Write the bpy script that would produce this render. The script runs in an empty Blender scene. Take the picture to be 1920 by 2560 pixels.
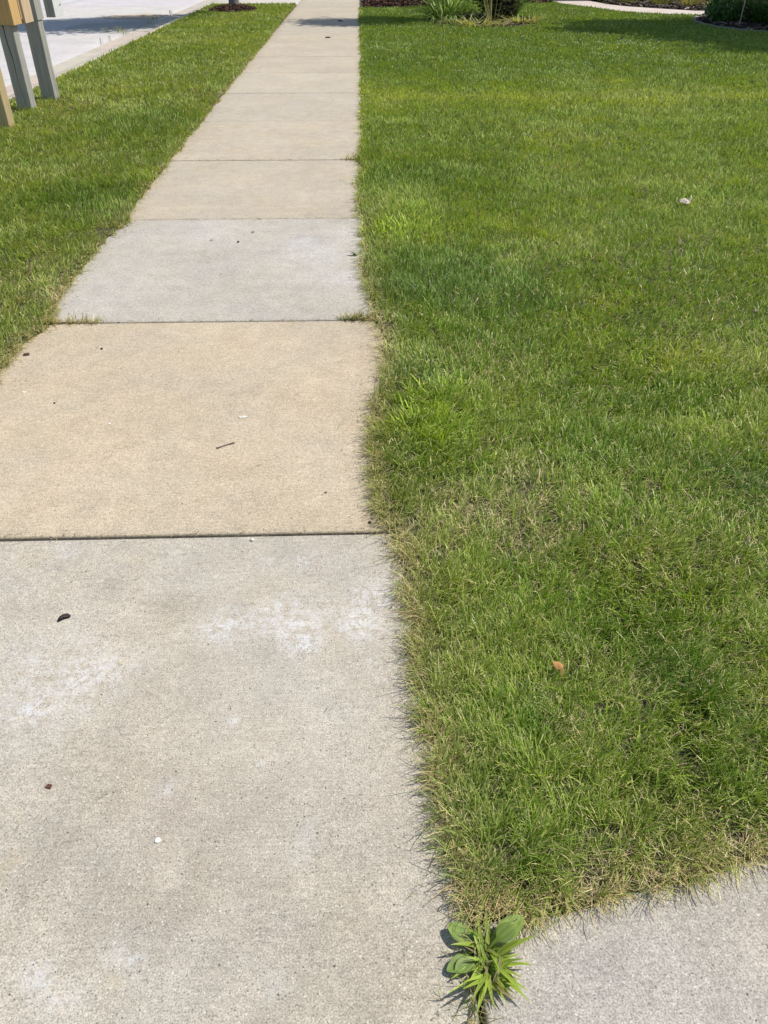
import bpy, math, random
import numpy as np
R = math.radians
rng = np.random.default_rng(7)
random.seed(7)
scene = bpy.context.scene
col = scene.collection

# ------------------------------------------------------------------ camera
CAM_H = 1.42
PITCH = R(36.9)          # below the horizontal
YAW = R(1.6)             # to the right of the pavement's direction
FPX = 1923.0             # focal length in pixels of a 1920 x 2560 frame
cam_d = bpy.data.cameras.new('camera')
cam = bpy.data.objects.new('camera', cam_d)
col.objects.link(cam)
cam.location = (0, 0, CAM_H)
cam.rotation_euler = (math.pi / 2 - PITCH, 0, -YAW)
cam_d.sensor_fit = 'VERTICAL'
cam_d.sensor_height = 36.0
cam_d.sensor_width = 27.0
cam_d.lens = FPX / 2560 * 36.0
cam_d.clip_start = 0.05
cam_d.clip_end = 800
scene.camera = cam

# ------------------------------------------------------------------ light
SUN_EL, SUN_AZ = R(57), R(10)        # elevation; azimuth from +X towards +Y
sdir = (math.cos(SUN_EL) * math.cos(SUN_AZ), math.cos(SUN_EL) * math.sin(SUN_AZ), math.sin(SUN_EL))
world = bpy.data.worlds.new('World')
scene.world = world
world.use_nodes = True
nt = world.node_tree
bg = nt.nodes['Background']
sky = nt.nodes.new('ShaderNodeTexSky')
sky.sky_type = 'NISHITA'
sky.sun_disc = False
sky.sun_elevation = SUN_EL
sky.sun_rotation = math.pi / 2 - SUN_AZ
nt.links.new(sky.outputs[0], bg.inputs[0])
bg.inputs[1].default_value = 0.105
sl = bpy.data.lights.new('sun', 'SUN')
sl.energy = 4.1
sl.angle = R(0.53)
sl.color = (1.0, 0.955, 0.89)
so = bpy.data.objects.new('sun', sl)
col.objects.link(so)
so.location = (20, 4, 30)
from mathutils import Vector
so.rotation_euler = Vector(sdir).to_track_quat('Z', 'Y').to_euler()

vs = scene.view_settings
vs.view_transform = 'Standard'
vs.look = 'None'
vs.exposure = 0.30
vs.gamma = 1.0
vs.use_curve_mapping = False
try:
    scene.cycles.max_bounces = 8
    scene.cycles.transparent_max_bounces = 4
    scene.cycles.diffuse_bounces = 6
    scene.cycles.transmission_bounces = 6
except Exception:
    pass


# ------------------------------------------------------------------ helpers
def gp(u, v, z=0.0):
    """ground point (at height z) seen at photo pixel u, v of the 1659-wide view"""
    u, v = u * 1920 / 1659, v * 1920 / 1659
    a, b = (u - 960) / FPX, (v - 1280) / FPX
    cy, sy, cp, sp = math.cos(YAW), math.sin(YAW), math.cos(PITCH), math.sin(PITCH)
    right = (cy, -sy, 0)
    fwd = (sy * cp, cy * cp, -sp)
    down = (-sy * sp, -cy * sp, -cp)
    d = [fwd[i] + a * right[i] + b * down[i] for i in range(3)]
    t = (z - CAM_H) / d[2]
    return (d[0] * t, d[1] * t)


def tag(o, label=None, cat=None, group=None, kind=None):
    if label: o['label'] = label
    if cat: o['category'] = cat
    if group: o['group'] = group
    if kind: o['kind'] = kind
    return o


def empty(name, loc, rz=0.0):
    o = bpy.data.objects.new(name, None)
    o.empty_display_size = 0.1
    col.objects.link(o)
    o.location = loc
    o.rotation_euler = (0, 0, rz)
    return o


def link_mesh(name, me, mat, parent=None):
    o = bpy.data.objects.new(name, me)
    col.objects.link(o)
    if mat: me.materials.append(mat)
    if parent is not None: o.parent = parent
    return o


class MB:
    """collects shapes for one mesh"""
    def __init__(s):
        s.v, s.f, s.c = [], [], []
        s.cur = (1, 1, 1)

    def add(s, vs_, fs_, c=None):
        n = len(s.v)
        s.v.extend([tuple(p) for p in vs_])
        s.f.extend([tuple(i + n for i in f) for f in fs_])
        s.c.extend([c or s.cur] * len(vs_))

    def box(s, x0, x1, y0, y1, z0, z1, c=None):
        s.add([(x0, y0, z0), (x1, y0, z0), (x1, y1, z0), (x0, y1, z0), (x0, y0, z1), (x1, y0, z1), (x1, y1, z1), (x0, y1, z1)],
              [(3, 2, 1, 0), (4, 5, 6, 7), (0, 1, 5, 4), (1, 2, 6, 5), (2, 3, 7, 6), (3, 0, 4, 7)], c)

    def tube(s, pts, rad, n=8, c=None, cap=True):
        pts = [Vector(p) for p in pts]
        vs_, fs_ = [], []
        for i, p in enumerate(pts):
            t = (pts[min(i + 1, len(pts) - 1)] - pts[max(i - 1, 0)]).normalized()
            a = Vector((0, 0, 1)) if abs(t.z) < 0.9 else Vector((1, 0, 0))
            x = t.cross(a).normalized(); y = t.cross(x)
            r = rad[i] if isinstance(rad, (list, tuple)) else rad
            for k in range(n):
                an = 2 * math.pi * k / n
                vs_.append(p + x * (r * math.cos(an)) + y * (r * math.sin(an)))
        for i in range(len(pts) - 1):
            for k in range(n):
                k2 = (k + 1) % n
                fs_.append((i * n + k, i * n + k2, (i + 1) * n + k2, (i + 1) * n + k))
        if cap:
            fs_.append(tuple(range(n - 1, -1, -1)))
            fs_.append(tuple((len(pts) - 1) * n + k for k in range(n)))
        s.add(vs_, fs_, c)

    def strap(s, base, az, length, width, th0, th1, c=None, n=6, tipw=0.08, fold=0.0, shape=None):
        """a strap leaf arching from angle th0 (from vertical) to th1"""
        p = Vector(base); vs_, fs_ = [], []
        h = Vector((math.cos(az), math.sin(az), 0)); sd = Vector((-math.sin(az), math.cos(az), 0))
        for i in range(n + 1):
            t = i / n
            th = th0 + (th1 - th0) * t
            if i:
                p = p + (h * math.sin(th) + Vector((0, 0, 1)) * math.cos(th)) * (length / n)
            w = width * (shape(t) if shape else max(tipw, min(1, 1.35 * (1 - t) ** 0.7) * min(1, 0.6 + t * 2)))
            up = (h * -math.cos(th) + Vector((0, 0, 1)) * math.sin(th)) * (fold * w)
            vs_ += [p - sd * (w / 2) + up, p, p + sd * (w / 2) + up]
        for i in range(n):
            a = i * 3
            fs_ += [(a, a + 1, a + 4, a + 3), (a + 1, a + 2, a + 5, a + 4)]
        s.add(vs_, fs_, c)

    def build(s, name, mat, parent=None, smooth=True):
        me = bpy.data.meshes.new(name)
        me.from_pydata(s.v, [], s.f)
        at = me.color_attributes.new('tint', 'FLOAT_COLOR', 'POINT')
        arr = np.ones((len(s.v), 4), dtype=np.float32)
        arr[:, :3] = np.array(s.c, dtype=np.float32).reshape(-1, 3)
        at.data.foreach_set('color', arr.ravel())
        me.polygons.foreach_set('use_smooth', [smooth] * len(me.polygons))
        me.update()
        return link_mesh(name, me, mat, parent)


def quads_mesh(name, V, F, C, mat, parent=None):
    """numpy mesh: V (n,3), F (m,4), C (n,3)"""
    me = bpy.data.meshes.new(name)
    me.vertices.add(len(V)); me.loops.add(F.size); me.polygons.add(len(F))
    me.vertices.foreach_set('co', V.astype(np.float32).ravel())
    me.loops.foreach_set('vertex_index', F.astype(np.int32).ravel())
    me.polygons.foreach_set('loop_start', np.arange(0, F.size, 4, dtype=np.int32))
    me.update(calc_edges=True)
    at = me.color_attributes.new('tint', 'FLOAT_COLOR', 'POINT')
    arr = np.ones((len(V), 4), dtype=np.float32); arr[:, :3] = C
    at.data.foreach_set('color', arr.ravel())
    return link_mesh(name, me, mat, parent)


def vnoise(x, y, scale, seed):
    """smooth 2-D value noise, about 0..1"""
    g = np.random.default_rng(seed).random((256, 256))
    X, Y = x * scale + 37.3, y * scale + 11.7
    i, j = np.floor(X).astype(int), np.floor(Y).astype(int)
    fx, fy = X - i, Y - j
    fx = fx * fx * (3 - 2 * fx); fy = fy * fy * (3 - 2 * fy)
    i0, i1, j0, j1 = i % 256, (i + 1) % 256, j % 256, (j + 1) % 256
    return (g[i0, j0] * (1 - fx) + g[i1, j0] * fx) * (1 - fy) + (g[i0, j1] * (1 - fx) + g[i1, j1] * fx) * fy


def fnoise(x, y, scale, seed):
    return 0.55 * vnoise(x, y, scale, seed) + 0.3 * vnoise(x, y, scale * 2.1, seed + 1) + 0.15 * vnoise(x, y, scale * 4.3, seed + 2)


def sstep(a, b, x):
    t = np.clip((x - a) / (b - a), 0, 1)
    return t * t * (3 - 2 * t)


# ------------------------------------------------------------------ materials
def new_mat(name):
    m = bpy.data.materials.new(name)
    m.use_nodes = True
    return m, m.node_tree, m.node_tree.nodes['Principled BSDF']


def N(t, kind, **kw):
    n = t.nodes.new(kind)
    for k, v in kw.items():
        setattr(n, k, v)
    return n


def setin(n, **kw):
    for k, v in kw.items():
        n.inputs[k.replace('_', ' ')].default_value = v
    return n


def noise(t, vec, scale, detail=3, rough=0.55):
    n = N(t, 'ShaderNodeTexNoise')
    n.inputs['Scale'].default_value = scale
    n.inputs['Detail'].default_value = detail
    n.inputs['Roughness'].default_value = rough
    t.links.new(vec, n.inputs['Vector'])
    return n.outputs['Fac']


def ramp(t, fac, a, b, lo=0.0, hi=1.0):
    n = N(t, 'ShaderNodeMapRange')
    n.inputs['From Min'].default_value = a
    n.inputs['From Max'].default_value = b
    n.inputs['To Min'].default_value = lo
    n.inputs['To Max'].default_value = hi
    t.links.new(fac, n.inputs['Value'])
    return n.outputs['Result']


def math2(t, op, a, b):
    n = N(t, 'ShaderNodeMath', operation=op)
    for i, x in enumerate((a, b)):
        if isinstance(x, (int, float)): n.inputs[i].default_value = x
        else: t.links.new(x, n.inputs[i])
    return n.outputs[0]


def mixc(t, fac, a, b, mode='MIX'):
    n = N(t, 'ShaderNodeMix', data_type='RGBA', blend_type=mode)
    for key, x in ((0, fac), (6, a), (7, b)):
        if isinstance(x, (int, float)): n.inputs[key].default_value = x
        elif isinstance(x, tuple): n.inputs[key].default_value = (*x, 1)
        else: t.links.new(x, n.inputs[key])
    return n.outputs[2]


def scaled(t, vec, sx, sy, sz):
    n = N(t, 'ShaderNodeMapping')
    n.inputs['Scale'].default_value = (sx, sy, sz)
    t.links.new(vec, n.inputs['Vector'])
    return n.outputs[0]


def concrete(name, grain=1.0, broom=1.0, speck=1.0):
    m, t, p = new_mat(name)
    tc = N(t, 'ShaderNodeTexCoord').outputs['Object']
    att = N(t, 'ShaderNodeAttribute', attribute_name='tint')
    wear = N(t, 'ShaderNodeAttribute', attribute_name='wear')
    c = att.outputs['Color']
    # mottling at several sizes
    f = ramp(t, noise(t, tc, 1.7, 6, 0.6), 0.3, 0.7, 0.91, 1.08)
    f2 = ramp(t, noise(t, tc, 11, 5, 0.6), 0.25, 0.75, 0.89, 1.11)
    f3 = ramp(t, noise(t, tc, 70, 3, 0.6), 0.3, 0.7, 1 - 0.11 * grain, 1 + 0.11 * grain)
    f4 = ramp(t, noise(t, tc, 330, 2, 0.6), 0.32, 0.68, 1 - 0.34 * grain, 1 + 0.34 * grain)
    bv = scaled(t, tc, 12, 190, 1)
    f5 = ramp(t, noise(t, bv, 1.0, 3, 0.6), 0.3, 0.7, 1 - 0.06 * broom, 1 + 0.06 * broom)
    prod = math2(t, 'MULTIPLY', math2(t, 'MULTIPLY', f, f2), math2(t, 'MULTIPLY', math2(t, 'MULTIPLY', f3, f4), f5))
    c = mixc(t, 1.0, c, prod, 'MULTIPLY')
    # warm / cool drift
    c = mixc(t, ramp(t, noise(t, tc, 2.6, 4), 0.4, 0.65, 0, 0.35), c, mixc(t, 1.0, c, (1.06, 0.99, 0.88), 'MULTIPLY'))
    c = mixc(t, ramp(t, noise(t, scaled(t, tc, 1, 1.1, 1), 3.7, 4), 0.45, 0.7, 0, 0.5), c, mixc(t, 1.0, c, (0.97, 0.97, 1.03), 'MULTIPLY'))
    # white bloom and worn patches, yellow stains: shapes of their own
    sp = N(t, 'ShaderNodeSeparateColor'); t.links.new(wear.outputs['Color'], sp.inputs[0])
    br = math2(t, 'MULTIPLY', ramp(t, noise(t, tc, 34, 7, 0.8), 0.45, 0.53), ramp(t, noise(t, tc, 130, 3, 0.7), 0.38, 0.56, .35, 1))
    c = mixc(t, math2(t, 'MULTIPLY', math2(t, 'MULTIPLY', sp.outputs[0], br), 0.70), c, (0.64, 0.645, 0.65))
    c = mixc(t, math2(t, 'MULTIPLY', math2(t, 'MULTIPLY', sp.outputs[1], br), 0.5), c, (0.62, 0.49, 0.25))
    c = mixc(t, math2(t, 'MULTIPLY', sp.outputs[2], 0.42), c, mixc(t, 1.0, c, (0.58, 0.55, 0.50), 'MULTIPLY'))
    # exposed sand grains and pits
    nz = N(t, 'ShaderNodeTexNoise'); nz.inputs['Scale'].default_value = 210
    t.links.new(tc, nz.inputs['Vector'])
    wv_ = N(t, 'ShaderNodeVectorMath', operation='SCALE'); wv_.inputs['Scale'].default_value = 0.006
    t.links.new(nz.outputs['Color'], wv_.inputs[0])
    wa = N(t, 'ShaderNodeVectorMath', operation='ADD'); t.links.new(tc, wa.inputs[0]); t.links.new(wv_.outputs[0], wa.inputs[1])
    for sc, rad, share, colr, amt in ((170, 0.36, 0.30, (0.13, 0.115, 0.10), 0.62), (75, 0.17, 0.16, (0.05, 0.045, 0.04), 0.85),
                                      (190, 0.36, 0.20, (0.68, 0.64, 0.56), 0.55), (90, 0.2, 0.17, (0.68, 0.65, 0.58), 0.7), (260, 0.40, 0.30, (0.22, 0.18, 0.13), 0.55)):
        vo = N(t, 'ShaderNodeTexVoronoi'); vo.inputs['Scale'].default_value = sc
        t.links.new(wa.outputs[0], vo.inputs['Vector'])
        sc_ = N(t, 'ShaderNodeSeparateColor'); t.links.new(vo.outputs['Color'], sc_.inputs[0])
        near = ramp(t, vo.outputs['Distance'], rad, rad * 0.6)
        pick = math2(t, 'LESS_THAN', sc_.outputs[0], share)
        k = math2(t, 'MULTIPLY', math2(t, 'MULTIPLY', near, pick), amt * speck)
        c = mixc(t, k, c, colr)
    t.links.new(c, p.inputs['Base Color'])
    p.inputs['Roughness'].default_value = 0.88
    p.inputs['Specular IOR Level'].default_value = 0.25
    b = N(t, 'ShaderNodeBump'); b.inputs['Strength'].default_value = 0.55; b.inputs['Distance'].default_value = 0.0022
    hgt = math2(t, 'ADD', noise(t, tc, 300, 3, 0.65), math2(t, 'MULTIPLY', noise(t, bv, 1.0, 2), 0.5 * broom))
    t.links.new(hgt, b.inputs['Height']); t.links.new(b.outputs[0], p.inputs['Normal'])
    return m


def leafy(name, trans=0.35, rough=0.45, spec=0.35, warm=(1.15, 1.1, 0.6)):
    m, t, p = new_mat(name)
    att = N(t, 'ShaderNodeAttribute', attribute_name='tint').outputs['Color']
    t.links.new(att, p.inputs['Base Color'])
    p.inputs['Roughness'].default_value = rough
    p.inputs['Specular IOR Level'].default_value = spec
    tr = N(t, 'ShaderNodeBsdfTranslucent')
    t.links.new(mixc(t, 1.0, att, warm, 'MULTIPLY'), tr.inputs['Color'])
    mx = N(t, 'ShaderNodeMixShader'); mx.inputs[0].default_value = trans
    t.links.new(p.outputs[0], mx.inputs[1]); t.links.new(tr.outputs[0], mx.inputs[2])
    t.links.new(mx.outputs[0], t.nodes['Material Output'].inputs['Surface'])
    return m


def wood(name, a, b, sz=3.0, warm=None):
    m, t, p = new_mat(name)
    tc = N(t, 'ShaderNodeTexCoord').outputs['Object']
    g = noise(t, scaled(t, tc, 34, 34, 0.8), 1.6, 6, 0.7)
    g2 = noise(t, scaled(t, tc, 130, 130, sz), 1.0, 3, 0.6)
    c = mixc(t, ramp(t, g, 0.32, 0.68), a, b)
    c = mixc(t, ramp(t, g2, 0.5, 0.72, 0, 0.55), c, tuple(x * 0.45 for x in a))
    c = mixc(t, ramp(t, noise(t, tc, 5, 4), 0.4, 0.7, 0, 0.4), c, tuple(x * 0.7 for x in b))
    if warm: c = mixc(t, ramp(t, noise(t, tc, 9, 3), 0.58, 0.72, 0, 0.7), c, warm)
    t.links.new(c, p.inputs['Base Color'])
    p.inputs['Roughness'].default_value = 0.8
    p.inputs['Specular IOR Level'].default_value = 0.25
    bp = N(t, 'ShaderNodeBump'); bp.inputs['Strength'].default_value = 0.5; bp.inputs['Distance'].default_value = 0.003
    t.links.new(g2, bp.inputs['Height']); t.links.new(bp.outputs[0], p.inputs['Normal'])
    return m


def tinted(name, rough=0.8, ns=60, amt=0.3, spec=0.3):
    m, t, p = new_mat(name)
    tc = N(t, 'ShaderNodeTexCoord').outputs['Object']
    att = N(t, 'ShaderNodeAttribute', attribute_name='tint').outputs['Color']
    c = mixc(t, 1.0, att, ramp(t, noise(t, tc, ns, 4, 0.6), 0.3, 0.7, 1 - amt, 1 + amt), 'MULTIPLY')
    t.links.new(c, p.inputs['Base Color'])
    p.inputs['Roughness'].default_value = rough
    p.inputs['Specular IOR Level'].default_value = spec
    return m


def earth(name, a, b, dark, sc):
    m, t, p = new_mat(name)
    tc = N(t, 'ShaderNodeTexCoord').outputs['Object']
    c = mixc(t, ramp(t, noise(t, tc, sc, 6, 0.65), 0.35, 0.65), a, b)
    c = mixc(t, ramp(t, noise(t, tc, sc * 9, 4, 0.65), 0.45, 0.65, 0, 0.8), c, dark)
    t.links.new(c, p.inputs['Base Color'])
    p.inputs['Roughness'].default_value = 0.95
    bp = N(t, 'ShaderNodeBump'); bp.inputs['Strength'].default_value = 0.8; bp.inputs['Distance'].default_value = 0.01
    t.links.new(noise(t, tc, sc * 14, 4, 0.7), bp.inputs['Height']); t.links.new(bp.outputs[0], p.inputs['Normal'])
    return m


M_CONC = concrete('pavement_concrete', broom=1.5)
M_STREET = concrete('street_concrete', grain=0.6, broom=0.5, speck=0.7)
M_GRASS = leafy('grass_blades', 0.30, 0.40, 0.38, (1.15, 1.12, 0.45))
M_GRASS_FAR = leafy('grass_tufts', 0.34, 0.62, 0.22, (1.15, 1.12, 0.45))
M_LEAF = leafy('plant_leaves', 0.38, 0.42, 0.35)
M_TREE = leafy('tree_leaves', 0.25, 0.5, 0.3)
M_SOIL = earth('lawn_soil', (0.055, 0.055, 0.022), (0.09, 0.08, 0.04), (0.03, 0.035, 0.012), 14)
M_EARTH = earth('bare_earth', (0.09, 0.08, 0.04), (0.12, 0.10, 0.06), (0.05, 0.05, 0.025), 2)
M_CHIP = tinted('bark_chips', 0.9, 40, 0.35, 0.15)
M_BARK = tinted('tree_bark', 0.9, 30, 0.4, 0.15)
M_GREYWOOD = wood('weathered_wood', (0.27, 0.26, 0.225), (0.43, 0.42, 0.365))
M_TANWOOD = wood('treated_pine', (0.40, 0.31, 0.15), (0.50, 0.40, 0.22))
M_ORANGE = wood('cedar_board', (0.52, 0.32, 0.12), (0.64, 0.43, 0.19))
M_PINK = wood('fresh_pine', (0.55, 0.39, 0.25), (0.62, 0.47, 0.31))
M_PLAIN = tinted('matt_paint', 0.6, 25, 0.08, 0.4)
M_DEBRIS = tinted('dry_debris', 0.8, 220, 0.3, 0.25)
M_PAPER = tinted('crumpled_paper', 0.85, 120, 0.1, 0.2)
M_EDGING = tinted('edging_strip', 0.6, 30, 0.2, 0.4)

# ------------------------------------------------------------------ the setting
# ground: one sheet to the horizon, below everything
g = MB(); g.cur = (1, 1, 1)
g.add([(-400, -400, -0.16), (400, -400, -0.16), (400, 400, -0.16), (-400, 400, -0.16)], [(0, 1, 2, 3)])
tag(g.build('ground', M_EARTH), kind='structure')

GREY, BEIGE, PALE = (0.428, 0.390, 0.322), (0.455, 0.382, 0.275), (0.42, 0.39, 0.335)
SX0, SX1 = -1.54, 0.115
JOINTS = [1.792, 3.365, 4.955, 6.52, 8.1, 9.72, 11.3, 12.9, 14.5, 16.1, 17.7, 19.3, 20.9, 22.5, 24.1, 25.7, 27.3, 28.9, 30.5]


def slab(V, F, T, W, x0, x1, y0, y1, z, tone, step, wfun=None, tilt=(0, 0), right=None):
    """a concrete slab with rounded edges, top at z; tilt: height change at left / right"""
    e = 0.006
    def axis(a, b):
        n = max(2, int(round((b - a - 2 * e) / step)))
        return np.concatenate([[a, a, a + e * 0.3], np.linspace(a + e, b - e, n), [b - e * 0.3, b, b]])
    xs, ys = axis(x0, x1), axis(y0, y1)
    nx, ny = len(xs), len(ys)
    X, Y = np.meshgrid(xs, ys, indexing='ij')
    dx = np.zeros(nx); dx[[0, -1]] = 1; dx[[1, -2]] = 0.0
    zx = np.zeros(nx); zx[[1, -2]] = -e; zx[[2, -3]] = -e * 0.3; zx[[0, -1]] = -0.1
    zy = np.zeros(ny); zy[[1, -2]] = -e; zy[[2, -3]] = -e * 0.3; zy[[0, -1]] = -0.1
    Z = np.minimum(zx[:, None], zy[None, :]) + z + tilt[0] + (tilt[1] - tilt[0]) * (X - x0) / (x1 - x0)
    if right is not None:
        X = x0 + (X - x0) * (right(Y) - x0) / (x1 - x0)
    base = sum(len(v) for v in V)
    V.append(np.stack([X, Y, Z], -1).reshape(-1, 3))
    T.append(np.tile(np.array(tone), (nx * ny, 1)))
    wr = wfun(X.ravel(), Y.ravel()) if wfun else np.zeros((nx * ny, 3))
    dirt = np.zeros((nx, ny)); dirt[:, [0, 1, -2, -1]] = 1.0; dirt[[0, 1, -2, -1], :] = 1.0; dirt[:, [2, -3]] = .6; dirt[:, [3, -4]] = .12
    wr[:, 2] = np.maximum(wr[:, 2], dirt.ravel() * (.5 + .5 * vnoise(X.ravel(), Y.ravel(), 9, 44)) * 1.25)
    W.append(wr)
    i, j = np.meshgrid(np.arange(nx - 1), np.arange(ny - 1), indexing='ij')
    a = base + (i * ny + j).ravel()
    F.append(np.stack([a, a + ny, a + ny + 1, a + 1], -1))


def slabs_object(name, parts, mat):
    V, F, T, W = [], [], [], []
    for kw in parts: slab(V, F, T, W, **kw)
    o = quads_mesh(name, np.concatenate(V), np.concatenate(F), np.concatenate(T), mat)
    at = o.data.color_attributes.new('wear', 'FLOAT_COLOR', 'POINT')
    w = np.concatenate(W); arr = np.ones((len(w), 4), dtype=np.float32); arr[:, :3] = np.clip(w, 0, 1)
    at.data.foreach_set('color', arr.ravel())
    return tag(o, kind='structure')


def blobs(lst):
    pts = [(gp(u, v), r, k, a) for u, v, r, k, a in lst]
    def f(x, y):
        w = np.zeros((len(x), 3))
        for (c, r, k, a) in pts:
            wob = 0.6 + 0.8 * vnoise(x, y, 16, 91 + k)
            w[:, k] += a * np.exp(-((x - c[0]) ** 2 + (y - c[1]) ** 2) / (r * wob) ** 2)
        return w
    return f


W0 = blobs([(640, 1345, .075, 0, 1), (650, 1385, .04, 0, .8), (500, 1340, .06, 0, .9), (460, 1360, .03, 0, .8), (790, 1330, .07, 0, 1), (825, 1285, .05, 0, .9), (745, 1350, .03, 0, .8), (600, 1310, .04, 0, .7), (655, 1213, .02, 0, 1), (576, 1211, .018, 0, .8),
            (100, 1500, .09, 0, .55), (180, 1450, .08, 0, .6), (60, 1535, .03, 0, .5), (60, 1400, .09, 0, .35), (300, 1430, .06, 0, .3), (500, 1558, .014, 0, 1), (553, 1655, .014, 0, 1), (360, 1703, .015, 0, 1),
            (283, 2058, .03, 0, .9), (75, 2097, .02, 0, .9), (140, 2165, .02, 0, .9), (175, 1960, .014, 0, .8), (670, 1830, .025, 0, .7), (665, 1795, .02, 0, .5), (95, 2135, .02, 0, .7),
            (797, 1433, .012, 0, .9), (820, 1465, .014, 0, .6), (385, 1192, .05, 0, .4), (150, 1190, .05, 0, .5), (440, 1447, .014, 0, .7), (600, 2140, .02, 0, .6), (870, 1990, .02, 0, .5), (215, 1870, .015, 0, .6),
            (300, 1205, .06, 1, .6), (80, 1200, .05, 1, .5), (20, 1875, .03, 1, .8), (250, 2118, .016, 1, .9), (555, 1860, .008, 1, .9), (390, 1190, .02, 1, .6), (40, 1760, .04, 1, .3),
            (370, 1310, .06, 2, .6), (250, 1680, .12, 2, .55), (330, 1500, .10, 2, .5), (600, 1900, .15, 2, .5), (380, 2000, .12, 2, .45), (700, 2100, .14, 2, .5), (850, 2150, .1, 2, .4), (100, 1860, .1, 2, .5), (300, 1900, .12, 2, .5), (550, 1180, .3, 2, .3), (200, 1240, .2, 2, .4), (850, 1800, .12, 2, .35), (520, 1750, .1, 2, .35)])
W2 = blobs([(690, 550, .16, 0, .55), (640, 520, .12, 0, .4), (750, 600, .12, 0, .6), (450, 510, .1, 0, .4), (740, 500, .1, 0, .5), (600, 640, .5, 2, .3)])


def edge_wear(x, y):                       # paler, dirtier margins beside the turf
    w = np.zeros((len(x), 3))
    w[:, 2] = 0.6 * np.exp(-((x - SX0) / 0.10) ** 2) + 0.5 * np.exp(-((x - SX1 + .06) / 0.08) ** 2)
    return w


tones = [GREY, BEIGE, PALE, (0.425, 0.372, 0.285), (0.43, 0.375, 0.285), (0.42, 0.372, 0.295), (0.44, 0.39, 0.30), (0.43, 0.375, 0.29)]
parts = [dict(x0=SX0, x1=SX1, y0=-1.6, y1=JOINTS[0] - .004, z=0, tone=GREY, step=.02, wfun=lambda x, y: W0(x, y) + 0.5 * edge_wear(x, y), tilt=(-.006, -.002),
              right=lambda Y: 0.145 + 0.025 * np.clip((1.4 - Y) / .7, 0, 1.0))]
zs = [0.001, 0.002, 0.0, 0.002, 0.001, 0.003, 0.002, 0.004]
for i in range(len(JOINTS) - 1):
    parts.append(dict(x0=SX0, x1=SX1, y0=JOINTS[i] + .0035, y1=JOINTS[i + 1] - .0035, z=zs[i % 8], tone=tones[1 + i] if i < 7 else tones[4 + i % 4], step=.05,
                      wfun=(lambda x, y: W2(x, y) + edge_wear(x, y)) if i == 1 else edge_wear))
slabs_object('sidewalk', parts, M_CONC)

# the paved walk at lower right, a crack away from the pavement
WALK = lambda x: 0.552 + 0.230 * x
wv = blobs([(1250, 2150, .05, 0, .4), (1500, 2080, .06, 0, .4), (1400, 2180, .05, 0, .35), (1270, 2030, .1, 2, .6), (1600, 1950, .1, 2, .4), (1200, 2100, .05, 2, .5)])
V, F, T, W = [], [], [], []
slab(V, F, T, W, 0.182, 3.0, -1.6, 1.25, -0.004, (0.375, 0.345, 0.30), .03, wfun=wv)
V[0][:, 1] = np.where(V[0][:, 1] > -1.5, -1.6 + (V[0][:, 1] + 1.6) * (WALK(V[0][:, 0]) + .06 + 1.6) / 2.85, V[0][:, 1])
o = quads_mesh('side_walkway', np.concatenate(V), np.concatenate(F), np.concatenate(T), M_CONC)
at = o.data.color_attributes.new('wear', 'FLOAT_COLOR', 'POINT')
arr = np.ones((len(W[0]), 4), dtype=np.float32); arr[:, :3] = np.clip(W[0], 0, 1)
at.data.foreach_set('color', arr.ravel())
tag(o, kind='structure')

# street, kerb with gutter, driveways
ST_Z = -0.085
CURB_B, CURB_F = -3.70, -4.36
WHITE = (0.50, 0.488, 0.472)
st_parts = []
for k in range(-2, 10):
    for (x0, x1) in ((CURB_F - 3.7, CURB_F - .012), (CURB_F - 7.4, CURB_F - 3.71)):
        tn = tuple(c * random.uniform(.96, 1.03) for c in WHITE)
        st_parts.append(dict(x0=x0, x1=x1, y0=k * 4.2 - 1.1, y1=k * 4.2 + 3.093, z=ST_Z, tone=tn, step=.35))
slabs_object('street', st_parts, M_STREET)
# repaired patch in the street: darker old concrete
b = MB(); b.cur = (0.38, 0.38, 0.35)
pp = [(-4.40, 17.3), (-4.40, 19.6), (-4.6, 20.1), (-5.2, 19.7), (-5.75, 19.3), (-5.9, 18.4), (-5.7, 17.7), (-5.0, 17.35)]
b.add([(x, y, ST_Z + .004) for x, y in pp], [tuple(range(len(pp) - 1, -1, -1))])
tag(b.build('road_patch', M_STREET), kind='structure')
b = MB(); b.cur = (0.47, 0.38, 0.27)
pp = [(-4.5, 20.3), (-4.45, 21.5), (-5.0, 21.8), (-5.7, 21.3), (-5.9, 20.7), (-5.2, 20.35)]
b.add([(x, y, ST_Z + .004) for x, y in pp], [tuple(range(len(pp) - 1, -1, -1))])
tag(b.build('road_stain', M_STREET), kind='structure')

prof = [(CURB_B, -0.14), (CURB_B, -0.006), (CURB_B - .012, 0.0), (CURB_B - .13, -.002), (CURB_B - .19, -.018), (CURB_B - .30, -.066), (CURB_B - .40, -.083), (CURB_F + .01, ST_Z + .008), (CURB_F, ST_Z), (CURB_F, -0.14)]
b = MB()
for k in range(-2, 14):
    y0, y1 = k * 3.0 - .4, k * 3.0 + 2.594
    tn = tuple(c * random.uniform(.95, 1.04) for c in (0.45, 0.405, 0.335))
    n = len(prof)
    b.add([(x, y0, z) for x, z in prof] + [(x, y1, z) for x, z in prof],
          [(i, i + 1, n + i + 1, n + i) for i in range(n - 1)] + [tuple(range(n - 1, -1, -1)), tuple(range(n, 2 * n))], tn)
tag(b.build('kerb', M_STREET, smooth=False), kind='structure')

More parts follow.
